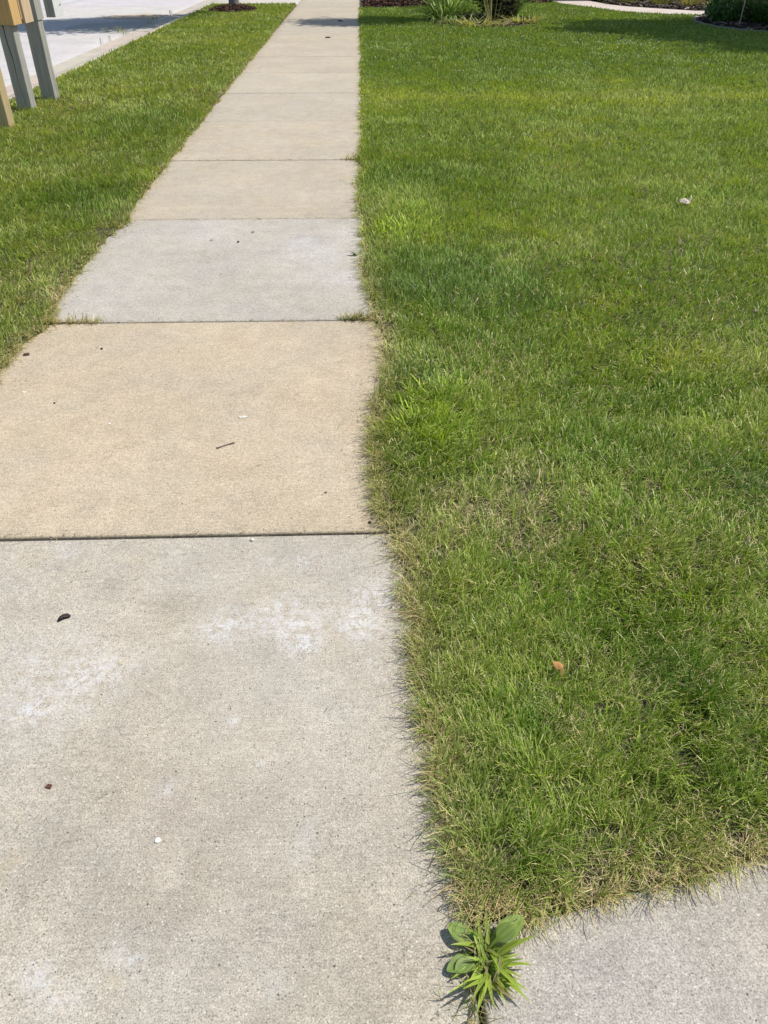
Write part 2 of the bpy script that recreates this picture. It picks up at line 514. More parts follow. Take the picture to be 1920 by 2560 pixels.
# driveway of the next house, across verge and pavement side
slabs_object('driveway', [dict(x0=CURB_B + .01, x1=SX0 - .01, y0=23.25, y1=26.3, z=0.0, tone=(0.50, 0.465, 0.41), step=.3),
                          dict(x0=CURB_B + .01, x1=SX0 - .01, y0=26.31, y1=29.5, z=0.0, tone=(0.49, 0.46, 0.41), step=.3),
                          dict(x0=SX1 + .01, x1=3.2, y0=25.2, y1=30.0, z=0.0, tone=(0.52, 0.48, 0.42), step=.3)], M_STREET)

# front walk winding to the house
lo = [gp(1190, 5), gp(1207, 10), gp(1270, 18), gp(1350, 29), gp(1420, 33), gp(1500, 36)]
hi = [gp(1262, 4), gp(1283, 7), gp(1315, 13), gp(1350, 17), gp(1420, 22), gp(1502, 27)]
lo = [(lo[0][0], 24.75)] + lo[1:] + [(10.5, 19.0)]
hi = [(hi[0][0], 24.75)] + hi[1:] + [(10.8, 20.1)]
b = MB(); b.cur = (0.54, 0.475, 0.42)
n = len(lo)
b.add([(x, y, 0.034) for x, y in lo] + [(x, y, 0.034) for x, y in hi] + [(x, y, -.1) for x, y in lo] + [(x, y, -.1) for x, y in hi],
      [(i, i + 1, n + i + 1, n + i) for i in range(n - 1)] + [(2 * n + i, 2 * n + i + 1, i + 1, i) for i in range(n - 1)] + [(n + i, n + i + 1, 3 * n + i + 1, 3 * n + i) for i in range(n - 1)])
tag(b.build('front_walk', M_STREET, smooth=False), kind='structure')

# ------------------------------------------------------------------ region tests for the turf
EY = np.array([0.55, 0.70, 0.884, 1.05, 1.329, 1.625, 1.78, 1.905, 2.167, 2.5, 2.70, 3.1, 3.32, 3.45, 3.654, 4.2, 4.96, 6.44, 9.13, 14, 21.1, 40])
EX = np.array([0.165, 0.156, 0.129, 0.116, 0.101, 0.091, 0.064, 0.022, 0.004, 0.010, 0.062, 0.075, 0.055, 0.03, 0.012, 0.0, -0.012, -0.03, 0.005, 0.012, 0.01, 0.01])
ISL = (2.52, 18.50, 1.10, 1.62)                       # island bed: centre, radii
TREE_XY = (-2.92, 21.7)
BED_R = [(7.9, 19.6), (7.05, 18.9), (6.72, 18.0), (6.68, 17.3), (6.72, 16.8), (6.9, 16.3), (7.2, 15.9), (7.7, 15.5), (9.2, 15.0)]


def right_edge(y):
    return np.interp(y, EY, EX) + 0.055 * np.clip((y - 1.5) / 4, .25, 1) * (fnoise(y, y * 0 + 3.0, 4, 55) - .5) + 0.040 * (vnoise(y, y * 0, 11, 56) - .5) * np.clip(y / 5, .6, 1) + 0.014 * (vnoise(y, y * 0, 40, 54) - .5)


def front_edge(x):
    return WALK(x) + 0.03 + 0.045 * np.exp(-((x - .19) / .07) ** 2) + 0.022 * (fnoise(x, x * 0 + 9, 6, 57) - .5) + 0.016 * (vnoise(x, x * 0, 22, 58) - .5)


def left_edge(y):
    return -1.452 - 0.005 * y + 0.05 * (fnoise(y, y * 0 + 5, 3.0, 59) - .5) + 0.02 * (vnoise(y, y * 0, 15, 60) - .5) + 0.05 * np.exp(-((y - 3.32) / .16) ** 2) + .03 * np.exp(-((y - 4.9) / .2) ** 2)


def soil_z(x, y, dist):
    return 0.003 + 0.011 * sstep(0, .07, dist) + 0.008 * (fnoise(x, y, 26, 3) - .35)


def grid_faces(nx, ny):
    i, j = np.meshgrid(np.arange(nx - 1), np.arange(ny - 1), indexing='ij')
    a = (i * ny + j).ravel()
    return np.stack([a, a + ny, a + ny + 1, a + 1], -1)


sx = np.concatenate([[-.006], np.linspace(0, .12, 9), np.geomspace(.16, 14, 40)])
ty = np.concatenate([[-.006], np.linspace(0, 8, 400), np.linspace(8.1, 31, 110)])
S, TT = np.meshgrid(sx, ty, indexing='ij')
Y = np.minimum(front_edge(S + .14) + .014 + TT, 24.95)
X = right_edge(Y) + .014 + S
Z = soil_z(X, Y, np.minimum(S, TT))
Z[0, :] = -.04; Z[:, 0] = -.04
Vs = [np.stack([X, Y, Z], -1).reshape(-1, 3)]; Fs = [grid_faces(*X.shape)]
wx_ = np.concatenate([[-.006], np.linspace(0, .12, 9), np.linspace(.2, 1, 12) ]); yy = np.concatenate([np.linspace(-1, 8, 400), np.linspace(8.1, 23.25, 90)])
S, Y = np.meshgrid(wx_, yy, indexing='ij')
e_ = left_edge(Y) - .014
X = np.where(S <= .12, e_ - S, (e_ - .12) + (S - .12) / .88 * (CURB_B - .004 - (e_ - .12)))
Z = soil_z(X, Y, S) * np.where(X < CURB_B + .03, .2, 1)
Z[0, :] = -.04
Vs.append(np.stack([X, Y, Z], -1).reshape(-1, 3)); Fs.append(grid_faces(*X.shape)[:, ::-1] + len(Vs[0]))
V_ = np.concatenate(Vs)
tag(quads_mesh('lawn_soil', V_, np.concatenate(Fs), np.ones((len(V_), 3)), M_SOIL), kind='structure')


def in_poly_right_bed(x, y):
    xs = np.array([p[0] for p in BED_R]); ys = np.array([p[1] for p in BED_R])
    o_ = np.argsort(ys)
    return (x > np.interp(y, ys[o_], xs[o_], left=1e3, right=1e3)) & (y > 15.0)


def lawn_mask(x, y):
    m = (x > right_edge(y)) & (y > front_edge(x))
    ex = ((x - ISL[0]) / ISL[2]) ** 2 + ((y - ISL[1]) / ISL[3]) ** 2
    m &= ex > 1
    m &= ~in_poly_right_bed(x, y)
    wl = np.interp(x, [p[0] for p in lo], [p[1] for p in lo])
    m &= y < np.where(x > 4.9, wl + .02, 24.6)
    m &= ~((x < 1.95) & (y > 22.0 - .25 * np.sin(x * 2.2)))
    m &= ~((x < 5.0) & (x > 3.7) & (y > 23.2))
    return m


def verge_mask(x, y):
    m = (x < left_edge(y)) & (x > CURB_B + 0.02 * (vnoise(y, y * 0, 8, 61) - .3)) & (y < 23.22) & (y > 1.5)
    m &= ((x - TREE_XY[0]) / .56) ** 2 + ((y - TREE_XY[1] + .25) / .95) ** 2 > 1
    return m


def px_size(r):
    return np.sqrt(r * r + CAM_H ** 2) / 769.0


# palettes (linear albedo of the blades themselves)
C_LUSH = np.array([0.120, 0.235, 0.022]); C_MID = np.array([0.330, 0.460, 0.050]); C_YEL = np.array([0.60, 0.64, 0.14])
C_DULL = np.array([0.27, 0.31, 0.085])
C_BLUE = np.array([0.14, 0.25, 0.075]); C_STRAW = np.array([0.64, 0.55, 0.27]); C_CRAB = np.array([0.36, 0.52, 0.05])
PATCH = [  # (u, v, radius, kind, amount): wetter, drier and weedy places in the turf
    (1210, 1590, .07, 'straw', .8), (1390, 1500, .08, 'straw', .35), (960, 1140, .13, 'straw', 1.0), (1110, 1070, .18, 'straw', .6), (1100, 1040, .10, 'straw', .35), (1150, 1185, .10, 'straw', .9),
    (1010, 790, .2, 'straw', .4), (830, 760, .10, 'straw', 1.3), (822, 720, .06, 'straw', 1.2), (815, 900, .05, 'straw', .9), (790, 690, .07, 'straw', 1.0), (870, 1160, .06, 'straw', .9), (1080, 2000, .05, 'straw', .8), (1300, 1930, .06, 'straw', .7), (1600, 1850, .08, 'straw', .7), (480, 210, .3, 'straw', .7), (330, 410, .12, 'straw', .7), (160, 640, .12, 'straw', .9), (1480, 1180, .2, 'straw', .3), (1560, 1090, .2, 'straw', .3), (1300, 1500, .07, 'straw', .5), (1600, 1500, .1, 'straw', .5), (1250, 870, .3, 'straw', .2), (1400, 620, .5, 'straw', .15), (1130, 560, .4, 'straw', .15), (1200, 330, .9, 'straw', .25), (1580, 760, .35, 'straw', .25),
    (1150, 1600, .07, 'lush', 1), (1480, 1490, .06, 'lush', 1), (1320, 1390, .10, 'lush', .6), (1060, 640, .5, 'lush', .45), (900, 400, .6, 'lush', .5), (880, 610, .25, 'lush', .8), (1000, 1800, .12, 'lush', .5), (1600, 1650, .15, 'lush', .5), (1300, 980, .2, 'lush', .4), (1500, 900, .25, 'lush', .4),
    (880, 505, .18, 'crab', .9), (925, 930, .12, 'crab', .9), (955, 880, .12, 'crab', .5), (990, 850, .06, 'crab', .4), (885, 460, .10, 'crab', .6), (1610, 1745, .03, 'crab', .8),
    (1620, 1080, .12, 'blue', 1), (900, 840, .15, 'blue', .6), (1010, 620, .4, 'blue', .5), (1480, 560, .5, 'straw', .12),
    (120, 250, 1.0, 'straw', .35), (300, 280, .6, 'lush', .7), (250, 350, .6, 'straw', .3), (100, 420, .5, 'lush', .5), (200, 430, .35, 'lush', .6), (60, 600, .4, 'straw', .3), (250, 500, .15, 'straw', .4), (420, 150, 1.0, 'straw', .2)]
PATCH = [(*gp(u, v), r, k, a) for u, v, r, k, a in PATCH]


def fields(x, y):
    f = {k: np.zeros_like(x) for k in ('straw', 'lush', 'crab', 'blue')}
    wob = 0.55 + 0.9 * vnoise(x, y, 7, 71)
    for px_, py_, r, k, a in PATCH:
        d2 = ((x - px_) ** 2 + ((y - py_) * .8) ** 2) / (r * wob) ** 2
        f[k] += a * np.exp(-d2)
    return f


def blade_mesh(x, y, z0, az, L, w, th0, th1, C, rows, tipdry, twist):
    """rows of vertex pairs along each blade; returns V, F, C"""
    n = len(x); k = len(rows)
    V = np.zeros((n, k, 2, 3)); CC = np.zeros((n, k, 2, 3))
    hx, hy = np.cos(az), np.sin(az)
    sx, sy = -np.sin(az + twist), np.cos(az + twist)
    px_, py_, pz_ = x.copy(), y.copy(), z0.copy()
    wid = {4: [.75, 1.0, .85, .50], 3: [.85, 1.0, .38]}[k]
    for i in range(k):
        if i:
            tm = (rows[i] + rows[i - 1]) / 2
            th = th0 + (th1 - th0) * tm
            ds = (rows[i] - rows[i - 1]) * L
            px_ = px_ + hx * np.sin(th) * ds; py_ = py_ + hy * np.sin(th) * ds; pz_ = pz_ + np.cos(th) * ds
            pz_ = np.maximum(pz_, 0.005)
        hw = w * wid[i] / 2
        V[:, i, 0] = np.stack([px_ - sx * hw, py_ - sy * hw, pz_], -1)
        V[:, i, 1] = np.stack([px_ + sx * hw, py_ + sy * hw, pz_], -1)
        c = C
        if i == k - 1: c = C + (C_STRAW * 1.3 - C) * tipdry[:, None]
        if i == 0: c = C * 0.9 + np.array([.03, .03, .015])
        CC[:, i, 0] = c; CC[:, i, 1] = c
    base = (np.arange(n) * 2 * k)[:, None]
    q = np.concatenate([np.stack([base[:, 0] + 2 * i, base[:, 0] + 2 * i + 1, base[:, 0] + 2 * i + 3, base[:, 0] + 2 * i + 2], -1)[:, None] for i in range(k - 1)], 1)
    return V.reshape(-1, 3), q.reshape(-1, 4), CC.reshape(-1, 3)


def turf(name, mask, box, edges, seed):
    r = np.random.default_rng(seed)
    VV, FF, CCs, MI = [], [], [], []
    off = 0
    def emit(V, F, C):
        nonlocal off
        VV.append(V); FF.append(F + off); CCs.append(C); off += len(V); MI.append(np.clip((rm - 2.6) / 2.6, 0, 1) > r.random(len(F)))
    bands = [0.3, 1.0, 1.5, 2.0, 2.6, 3.3, 4.2, 5.4, 7, 9, 12, 16, 20, 25]
    for b0, b1 in zip(bands[:-1], bands[1:]):
        rm = (b0 + b1) / 2
        wpx = px_size(rm) * 0.64
        w0 = max(0.0016, wpx)
        dens = 72000 * (0.0016 / w0) ** 1.6
        half = 0.56 * b1 + 0.9
        x0, x1 = max(box[0], -half), min(box[1], half + .2)
        y0, y1 = max(box[2], b0 * .6), min(box[3], b1)
        if x1 <= x0 or y1 <= y0: continue
        n = int(dens * (x1 - x0) * (y1 - y0))
        x, y = r.uniform(x0, x1, n), r.uniform(y0, y1, n)
        rr = np.hypot(x, y)
        k = (rr >= b0) & (rr < b1) & mask(x, y)
        x, y = x[k], y[k]
        n = len(x)
        if not n: continue
        f = fields(x, y)
        clump = fnoise(x, y, 22, seed + 5)
        big = fnoise(x, y, 0.9, seed + 9); mid = fnoise(x, y, 3.2, seed + 13); fine = vnoise(x, y, 60, seed + 15)
        dist, ox, oy = edges(x, y)                       # distance to the paved edge and the way out
        near = np.exp(-(dist / 0.05) ** 2)
        # thin the turf a little in the gaps between tufts
        keep = r.random(n) < np.clip(-0.28 + 2.15 * vnoise(x, y, 44 if rm < 4 else 20, seed + 3), float(np.clip(.05 + (rm - 2.2) * .14, .05, .62)), 1) * (1 - .45 * np.clip(f['straw'], 0, 1)) 
        (x, y, clump, big, mid, fine, dist, ox, oy, near) = [a[keep] for a in (x, y, clump, big, mid, fine, dist, ox, oy, near)]
        f = {q: a[keep] for q, a in f.items()}
        n = len(x)
        # lean: the mower's lay, tuft direction and chance
        lay = 2.2 + 5.5 * fnoise(x, y, 2.2, seed + 21) + 2.5 * vnoise(x, y, 14, seed + 23)
        az = lay + r.normal(0, 1.1, n)
        out = np.arctan2(oy, ox)
        pull = r.random(n) < near * 0.38
        az = np.where(pull, out + r.normal(0, .55, n), az)
        lush = np.clip(f['lush'], 0, 1)
        crab = np.clip(f['crab'], 0, 1)
        L = 0.054 * (0.6 + 0.75 * clump) * r.uniform(.5, 1.3, n) * (1 + .35 * lush + .25 * crab)
        L = L * (1 if rm < 3.5 else .85)
        L = np.where(pull, L * r.uniform(.8, 1.3, n), L)
        th0 = np.abs(r.normal(0.30, .34, n)) + .3 * pull * r.random(n)
        th1 = th0 + np.abs(r.normal(.55, .5, n)) + pull * r.uniform(.2, 1.0, n)
        w = w0 * r.uniform(.6, 1.25, n) * (1 + .5 * crab) * np.where(r.random(n) < .07, 1.8, 1.0)
        w = np.where(pull & (rm < 4), w * .65, w)
        # colour of each blade
        dry = np.clip(0.0 + .95 * f['straw'] + .10 * sstep(.48, .75, big) + .12 * sstep(.5, .8, mid) + .20 * (x < 0) + .20 * sstep(.58, .82, fnoise(x, y, 8.5, seed + 41)) - .25 * lush - .2 * crab, 0, 1)
        yel = np.clip(.08 + .16 * (x < -1) + .55 * sstep(.38, .70, big * .5 + mid * .5) - .4 * lush + 1.0 * np.exp(-((y - 9.2) / .3) ** 2) * (x > 0.1), 0, 1)
        far_lush = sstep(9.6, 11.5, y) * .85 * (x > 0)
        yel = yel * (1 - far_lush); dry = dry * (1 - .8 * far_lush)
        C = C_LUSH + (C_MID - C_LUSH) * np.clip(.15 + .75 * r.random(n) + .3 * (fine - .5) - .45 * lush - .35 * far_lush, 0, 1)[:, None]
        C = C + (C_YEL - C) * (yel * r.uniform(.2, 1, n))[:, None]
        C = C + (C_BLUE - C) * (np.clip(f['blue'], 0, 1) * .7)[:, None]
        C = C + (C_CRAB - C) * (crab * (r.random(n) < .8) * .85)[:, None]
        C = C + (C_DULL - C) * (.5 * np.exp(-(dist / .14) ** 2) * (rm < 6))[:, None]
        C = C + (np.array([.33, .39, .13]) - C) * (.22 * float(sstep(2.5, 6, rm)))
        isdry = r.random(n) < np.clip(.05 + .50 * dry + .26 * near, 0, .75)
        C = np.where(isdry[:, None], C_STRAW * r.uniform(.6, 1.1, n)[:, None], C)
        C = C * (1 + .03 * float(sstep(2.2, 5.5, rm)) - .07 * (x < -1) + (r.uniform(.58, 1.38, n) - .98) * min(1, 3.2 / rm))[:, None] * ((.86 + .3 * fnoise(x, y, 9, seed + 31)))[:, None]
        L = np.where(isdry, L * .75, L); th1 = np.where(isdry, th1 + .5, th1)
        z0 = soil_z(x, y, dist) - .004
        tipdry = np.where(r.random(n) < (.55 if rm < 3.5 else .3), r.uniform(.35, 1.0, n) * (1 if rm < 3.5 else .5), 0.0)
        emit(*blade_mesh(x, y, z0, az, L + .004, w, th0, th1, C, [0, .4, .75, 1] if rm < 3.4 else [0, .5, 1], tipdry, r.normal(0, .5, n)))
        # dead blades lying in the thatch
        n2 = int(n * (.12 if rm < 5 else .07))
        i = r.integers(0, n, n2)
        i = i[r.random(n2) < .25 + .75 * np.clip(dry[i] + near[i], 0, 1)]
        if rm < 4.5:
            ie = np.where(near > .35)[0]; i = np.concatenate([i, ie[r.random(len(ie)) < .75]])
        n2 = len(i)
        xx, yy = x[i] + r.normal(0, .01, n2), y[i] + r.normal(0, .01, n2)
        Cd = C_STRAW * r.uniform(.45, 1.1, n2)[:, None] * np.array([1, r.uniform(.93, 1.0), .95])
        emit(*blade_mesh(xx, yy, soil_z(x[i], y[i], dist[i]) + r.random(n2) * .016, r.uniform(0, 6.28, n2), r.uniform(.02, .055, n2), w0 * r.uniform(.5, 1.0, n2), r.uniform(1.0, 1.6, n2), r.uniform(1.4, 1.9, n2), Cd, [0, .5, 1], np.zeros(n2), r.normal(0, .5, n2)))
        if rm < 4.6:                                     # pale cut straws caught among the blades
            n3 = int(n * .035); i = r.integers(0, n, n3)
            i = i[r.random(n3) < .35 + .65 * vnoise(x[i], y[i], 9, seed + 61)]; n3 = len(i)
            emit(*blade_mesh(x[i], y[i], soil_z(x[i], y[i], dist[i]) + r.uniform(.012, .036, n3), r.uniform(0, 6.28, n3), r.uniform(.012, .035, n3), w0 * r.uniform(.6, 1.1, n3), r.uniform(.5, 1.6, n3), r.uniform(1.0, 1.9, n3), C_STRAW * r.uniform(.8, 1.3, n3)[:, None], [0, .5, 1], np.zeros(n3), r.normal(0, .5, n3)))
        # wisps reaching over the paving
        if rm < 6:
            e = np.where(dist < .03)[0]
            e = e[r.random(len(e)) < (.022 if rm < 2.5 else .03)]
            m2 = len(e)
            if m2:
                a = np.arctan2(oy[e], ox[e]) + r.normal(0, .6, m2)
                Cw = (C_MID * .8 + C_BLUE * .2) * r.uniform(.6, 1.2, m2)[:, None]
                Cw = np.where((r.random(m2) < .3)[:, None], C_STRAW * .8, Cw)
                emit(*blade_mesh(x[e], y[e], np.zeros(m2), a, r.uniform(.04, .10, m2), np.maximum(.0017, wpx * .8) * r.uniform(.7, 1.2, m2), r.uniform(.2, 1.0, m2), r.uniform(.9, 2.1, m2), Cw, [0, .4, .75, 1], np.zeros(m2), r.normal(0, .3, m2)))
    o = quads_mesh(name, np.concatenate(VV), np.concatenate(FF), np.concatenate(CCs), M_GRASS)
    o.data.materials.append(M_GRASS_FAR)
    o.data.polygons.foreach_set('material_index', np.concatenate(MI).astype(np.int32))
    print(name, 'blade verts', off)
    return tag(o, kind='stuff')


def lawn_edges(x, y):
    dx = x - right_edge(y); dy = (y - front_edge(x)) * .97
    d = np.minimum(dx, dy)
    wx = np.exp(-dx / .04); wy = np.exp(-np.clip(dy, 0, 1) / .04)
    return d, -wx - 1e-6, -wy - .25 * wx


def verge_edges(x, y):
    d1 = left_edge(y) - x; d2 = x - CURB_B
    return np.minimum(d1, d2), np.where(d1 < d2, 1.0, -1.0), np.full_like(x, -.2)


lawn = turf('lawn_grass', lawn_mask, (-.1, 9.5, .4, 25), lawn_edges, 100)
tag(lawn, 'mown lawn of green and straw blades to the right of the pavement', 'grass')
verge = turf('verge_grass', verge_mask, (-3.75, -1.3, 1.6, 23.3), verge_edges, 300)
tag(verge, 'strip of mown grass between the pavement and the street kerb', 'grass')


# tufts rooted in the joints and cracks
def crack_grass(name, pts, label, seed, n_each=26, Lr=(.03, .07), straw=.6, spread=.012, ws=.6):
    r = np.random.default_rng(seed)
    P = np.array(pts); n = len(P) * n_each
    i = r.integers(0, len(P), n)
    x = P[i, 0] + r.normal(0, spread, n); y = P[i, 1] + r.normal(0, spread * .5, n)
    z = P[i, 2] if P.shape[1] > 2 else np.zeros(n)
    wp = px_size(np.hypot(x, y)) * ws
    w = np.maximum(.0014, wp) * r.uniform(.6, 1.2, n)
    C = np.where((r.random(n) < straw)[:, None], C_STRAW * r.uniform(.5, 1.0, n)[:, None], C_DULL * r.uniform(.5, 1.0, n)[:, None])
    V, F, C = blade_mesh(x, y, z, r.uniform(0, 6.28, n), r.uniform(*Lr, n), w, np.abs(r.normal(.6, .4, n)), np.abs(r.normal(1.1, .5, n)), C, [0, .4, .75, 1], np.zeros(n), r.normal(0, .4, n))
    V[:, 2] += np.repeat(z, 8) * 0
    o = quads_mesh(name, V, F, C, M_GRASS)
    return tag(o, label, 'grass', kind='stuff')


lp = [(-1.46 + .012 * i, 3.365) for i in range(22)]
crack_grass('joint_grass', lp, 'dry straw grass growing from the left end of a pavement joint', 11, 12, (.02, .05), .9)
rp = [(.03 - .011 * i, 3.37) for i in range(11)]
crack_grass('joint_grass', rp, 'dull grass tuft over the right end of a pavement joint', 12, 20, (.02, .06), .65, .018)
crack_grass('joint_grass', [(.0 - .02 * i, 6.52) for i in range(6)], 'small dry tuft at right end of a farther pavement joint', 13, 10, (.03, .07), .7)
rg_ = random.Random(3)
crack_grass('gutter_weeds', [(CURB_F - .004 + rg_.uniform(-.01, .01), rg_.choice((15.6, 17.0, 18.6, 19.6, 21.0)) + rg_.gauss(0, .25), ST_Z) for i in range(16)] + [(CURB_F - .02 - .75 * rg_.random(), 17.45 + rg_.gauss(0, .02), ST_Z) for i in range(6)], 'weeds growing along the seam between kerb and street', 14, 5, (.008, .03), .3, .03, .22)

# white clover flowers in the lawn
b = MB()
def flower(x, y, s):
    b.add([(x + s, y, .052), (x, y + s, .052), (x - s, y, .052), (x, y - s, .052), (x, y, .052 + s), (x, y, .052 - s)],
          [(0, 1, 4), (1, 2, 4), (2, 3, 4), (3, 0, 4), (1, 0, 5), (2, 1, 5), (3, 2, 5), (0, 3, 5)], (.75, .74, .66))
rr_ = random.Random(5)
for _ in range(75):
    u, v = rr_.gauss(1340, 55), rr_.gauss(98, 13)
    x, y = gp(u, max(60, v))
    flower(x, y, rr_.uniform(.005, .010))
for _ in range(170):
    u, v = rr_.uniform(790, 1600), rr_.uniform(50, 165)
    x, y = gp(u, v)
    if lawn_mask(np.array([x]), np.array([y]))[0]: flower(x, y, rr_.uniform(.004, .010))
for _ in range(14):
    x, y = gp(rr_.uniform(20, 500), rr_.uniform(60, 260)); 
    if verge_mask(np.array([x]), np.array([y]))[0]: flower(x, y, rr_.uniform(.005, .009))
tag(b.build('clover_flowers', M_PAPER), 'tiny white clover flowers scattered through the far lawn', 'flowers', kind='stuff')


# ------------------------------------------------------------------ beds, mulch, edging
def mulch(name, pts_fn, n, size, label, cols, mound=None, seed=1):
    r = random.Random(seed); m = MB()
    for _ in range(n):
        x, y, z = pts_fn(r)
        a, t1, t2 = r.uniform(0, 6.28), r.uniform(-.5, .5), r.uniform(-.5, .5)
        l, w_, h = size * r.uniform(.5, 1.4), size * r.uniform(.18, .4), size * r.uniform(.08, .18)
        ca, sa = math.cos(a), math.sin(a)
        vs_ = []
        for dz in (-h, h):
            for dx, dy in ((-l, -w_), (l, -w_ * .6), (l * .9, w_), (-l * .8, w_ * .9)):
                vs_.append((x + dx * ca - dy * sa, y + dx * sa + dy * ca, z + dz + dx * t1 * .6 + dy * t2))
        c0 = r.choice(cols); k = r.uniform(.6, 1.35)
        m.add(vs_, [(3, 2, 1, 0), (4, 5, 6, 7), (0, 1, 5, 4), (1, 2, 6, 5), (2, 3, 7, 6), (3, 0, 4, 7)], tuple(q * k for q in c0))
    if mound: mound(m)
    return tag(m.build(name, M_CHIP, smooth=False), label, 'mulch', kind='stuff')


RED = [(.075, .035, .022), (.11, .055, .035), (.05, .028, .02), (.15, .085, .055), (.04, .025, .02)]
DRK = [(.05, .035, .025), (.08, .055, .04), (.03, .024, .02), (.13, .10, .075), (.22, .18, .14)]


def ring_pts(cx, cy, rx, ry, h):
    def f(r):
        t = math.sqrt(r.random()); a = r.uniform(0, 6.28)
        return cx + rx * t * math.cos(a), cy + ry * t * math.sin(a), .004 + h * (1 - t * t) ** .7
    return f


def dome(cx, cy, rx, ry, h, c):
    def f(m):
        n, k = 24, 5
        vs_ = [(cx, cy, h - .012)]
        for i in range(1, k + 1):
            t = i / k
            for j in range(n):
                a = 6.2832 * j / n
                vs_.append((cx + rx * t * math.cos(a), cy + ry * t * math.sin(a), h * (1 - t * t) ** .7 - .012))
        fs_ = [(0, 1 + j, 1 + (j + 1) % n) for j in range(n)]
        for i in range(k - 1):
            for j in range(n):
                a, b_ = 1 + i * n + j, 1 + i * n + (j + 1) % n
                fs_.append((a, a + n, b_ + n, b_))
        m.add(vs_, fs_, c)
    return f


mulch('mulch_ring', ring_pts(TREE_XY[0], TREE_XY[1] - .2, .55, .92, .11), 900, .035, 'ring of dark red brown mulch round the street tree trunk', RED, dome(TREE_XY[0], TREE_XY[1] - .2, .55, .92, .11, (.05, .03, .02)), 2)
mulch('island_mulch', ring_pts(*ISL, .05), 1500, .045, 'dark mulch in the oval island bed of the lawn', DRK, dome(*ISL, .05, (.03, .024, .02)), 3)
mulch('corner_mulch', lambda r: (r.uniform(.12, 2.0), r.uniform(22.1, 24.9), .02 + .10 * r.random()), 1600, .05, 'reddish mulch bed at the far corner of pavement and driveway', RED,
      lambda m: m.box(.12, 2.0, 22.12, 25.1, -.02, .03, (.06, .035, .025)), 4)


def right_pts(r):
    while True:
        x, y = r.uniform(6.7, 9.2), r.uniform(15.2, 19.5)
        if in_poly_right_bed(np.array([x - .06]), np.array([y]))[0]: return x, y, .04 + .04 * r.random()
mulch('side_bed_mulch', right_pts, 1500, .05, 'shaded dark mulch in the bed at the lawn right edge', DRK,
      lambda m: m.add([(x + .03, y, .032) for x, y in BED_R] + [(9.3, 19.5, .032)], [tuple(range(len(BED_R), -1, -1))], (.03, .024, .02)), 5)


def walk_pts(r):
    t = r.random(); 
    x = 6.3 + 3.4 * t
    yb = np.interp(x, [p[0] for p in hi], [p[1] for p in hi])
    return x, yb + .1 + r.random() * 2.2, .045 + .03 * r.random()
mulch('walk_bed_mulch', walk_pts, 1500, .06, 'brown mulch with pale chips behind the front walk', DRK + [(.35, .30, .24)],
      lambda m: m.add([(x, y + .06, .036) for x, y in hi[2:]] + [(10.5, 24.6, .036), (6.3, 24.6, .036)], [tuple(range(len(hi)))], (.05, .04, .03)), 6)
mulch('house_bed_mulch', lambda r: (r.uniform(3.4, 4.9), r.uniform(23.3, 24.6), .035 + .03 * r.random()), 700, .06, 'reddish mulch strip left of the dark doorway', RED,
      lambda m: m.box(3.4, 4.95, 23.3, 24.7, -.02, .03, (.05, .03, .02)), 7)

# edging strips
m = MB(); m.cur = (.018, .017, .016)
m.tube([(ISL[0] + (ISL[2] + .02) * math.cos(a), ISL[1] + (ISL[3] + .02) * math.sin(a), .012) for a in np.linspace(0, 2 * math.pi, 49)], .024, 6, cap=False)
tag(m.build('bed_edging', M_EDGING), 'black rounded plastic edging round the oval island bed', 'edging')
m = MB(); m.cur = (.20, .19, .175)
BR = [(x - .02, y) for x, y in BED_R]
m.tube([(x, y, .026) for x, y in BR], .034, 6)
tag(m.build('bed_edging', M_EDGING), 'grey edging curving along the shaded bed at right', 'edging')


# ------------------------------------------------------------------ plants
def clump(name, label, cat, x, y, z, n, L, w, c, th=(.05, .5), arch=(.6, 1.7), seed=0, spread=.08, var=.3, parent=None, group=None, c2=None, fold=.15):
    r = random.Random(seed); m = MB()
    for _ in range(n):
        a = r.uniform(0, 6.283)
        k = r.uniform(1 - var, 1 + var)
        cc = tuple(q * k for q in (c if (c2 is None or r.random() < .6) else c2))
        rad = spread * math.sqrt(r.random())
        t0 = r.uniform(*th)
        m.strap((rad * math.cos(a), rad * math.sin(a), -.02), a + r.gauss(0, .5), L * r.uniform(.6, 1.15), w * r.uniform(.7, 1.2), t0, t0 + r.uniform(*arch), cc, 6, fold=fold)
    o = m.build(name, M_LEAF)
    o.location = (x, y, z)
    return tag(o, label, cat, group)


LILY, LILY2 = (.085, .20, .03), (.16, .26, .05)
STRAWL = (.36, .33, .14)
clump('daylily', 'tall arching green daylily clump at the left of the island bed', 'plant', 1.80, 18.5,   .04, 170, 1.0, .032, (.19, .32, .06), (.05, 1.0), (.5, 1.7), 1, .30, c2=(.32, .42, .10))
clump('daylily', 'arching green daylily standing behind the dark shrub at right', 'plant', 3.15, 18.9, .04, 130, .85, .026, LILY, (.05, .5), (.5, 1.5), 2, .12, c2=LILY2)
clump('iris', 'pale upright sword leaves in front of the dark island shrub', 'plant', 2.58, 17.6, .04, 16, .75, .015, (.28, .30, .13), (.0, .22), (.0, .35), 3, .13, c2=(.33, .32, .16))
clump('lily', 'flopped yellow green leaves at the front of the island bed', 'plant', 2.25, 17.40, .04, 110, .36, .030, (.42, .46, .14), (.8, 1.4), (.2, .7), 4, .34, c2=STRAWL)
clump('lily', 'flattened grey green leaves at the left front of the island', 'plant', 1.85, 17.65, .04, 90, .36, .026, (.24, .29, .13), (.8, 1.4), (.2, .7), 5, .30, c2=(.24, .25, .13))
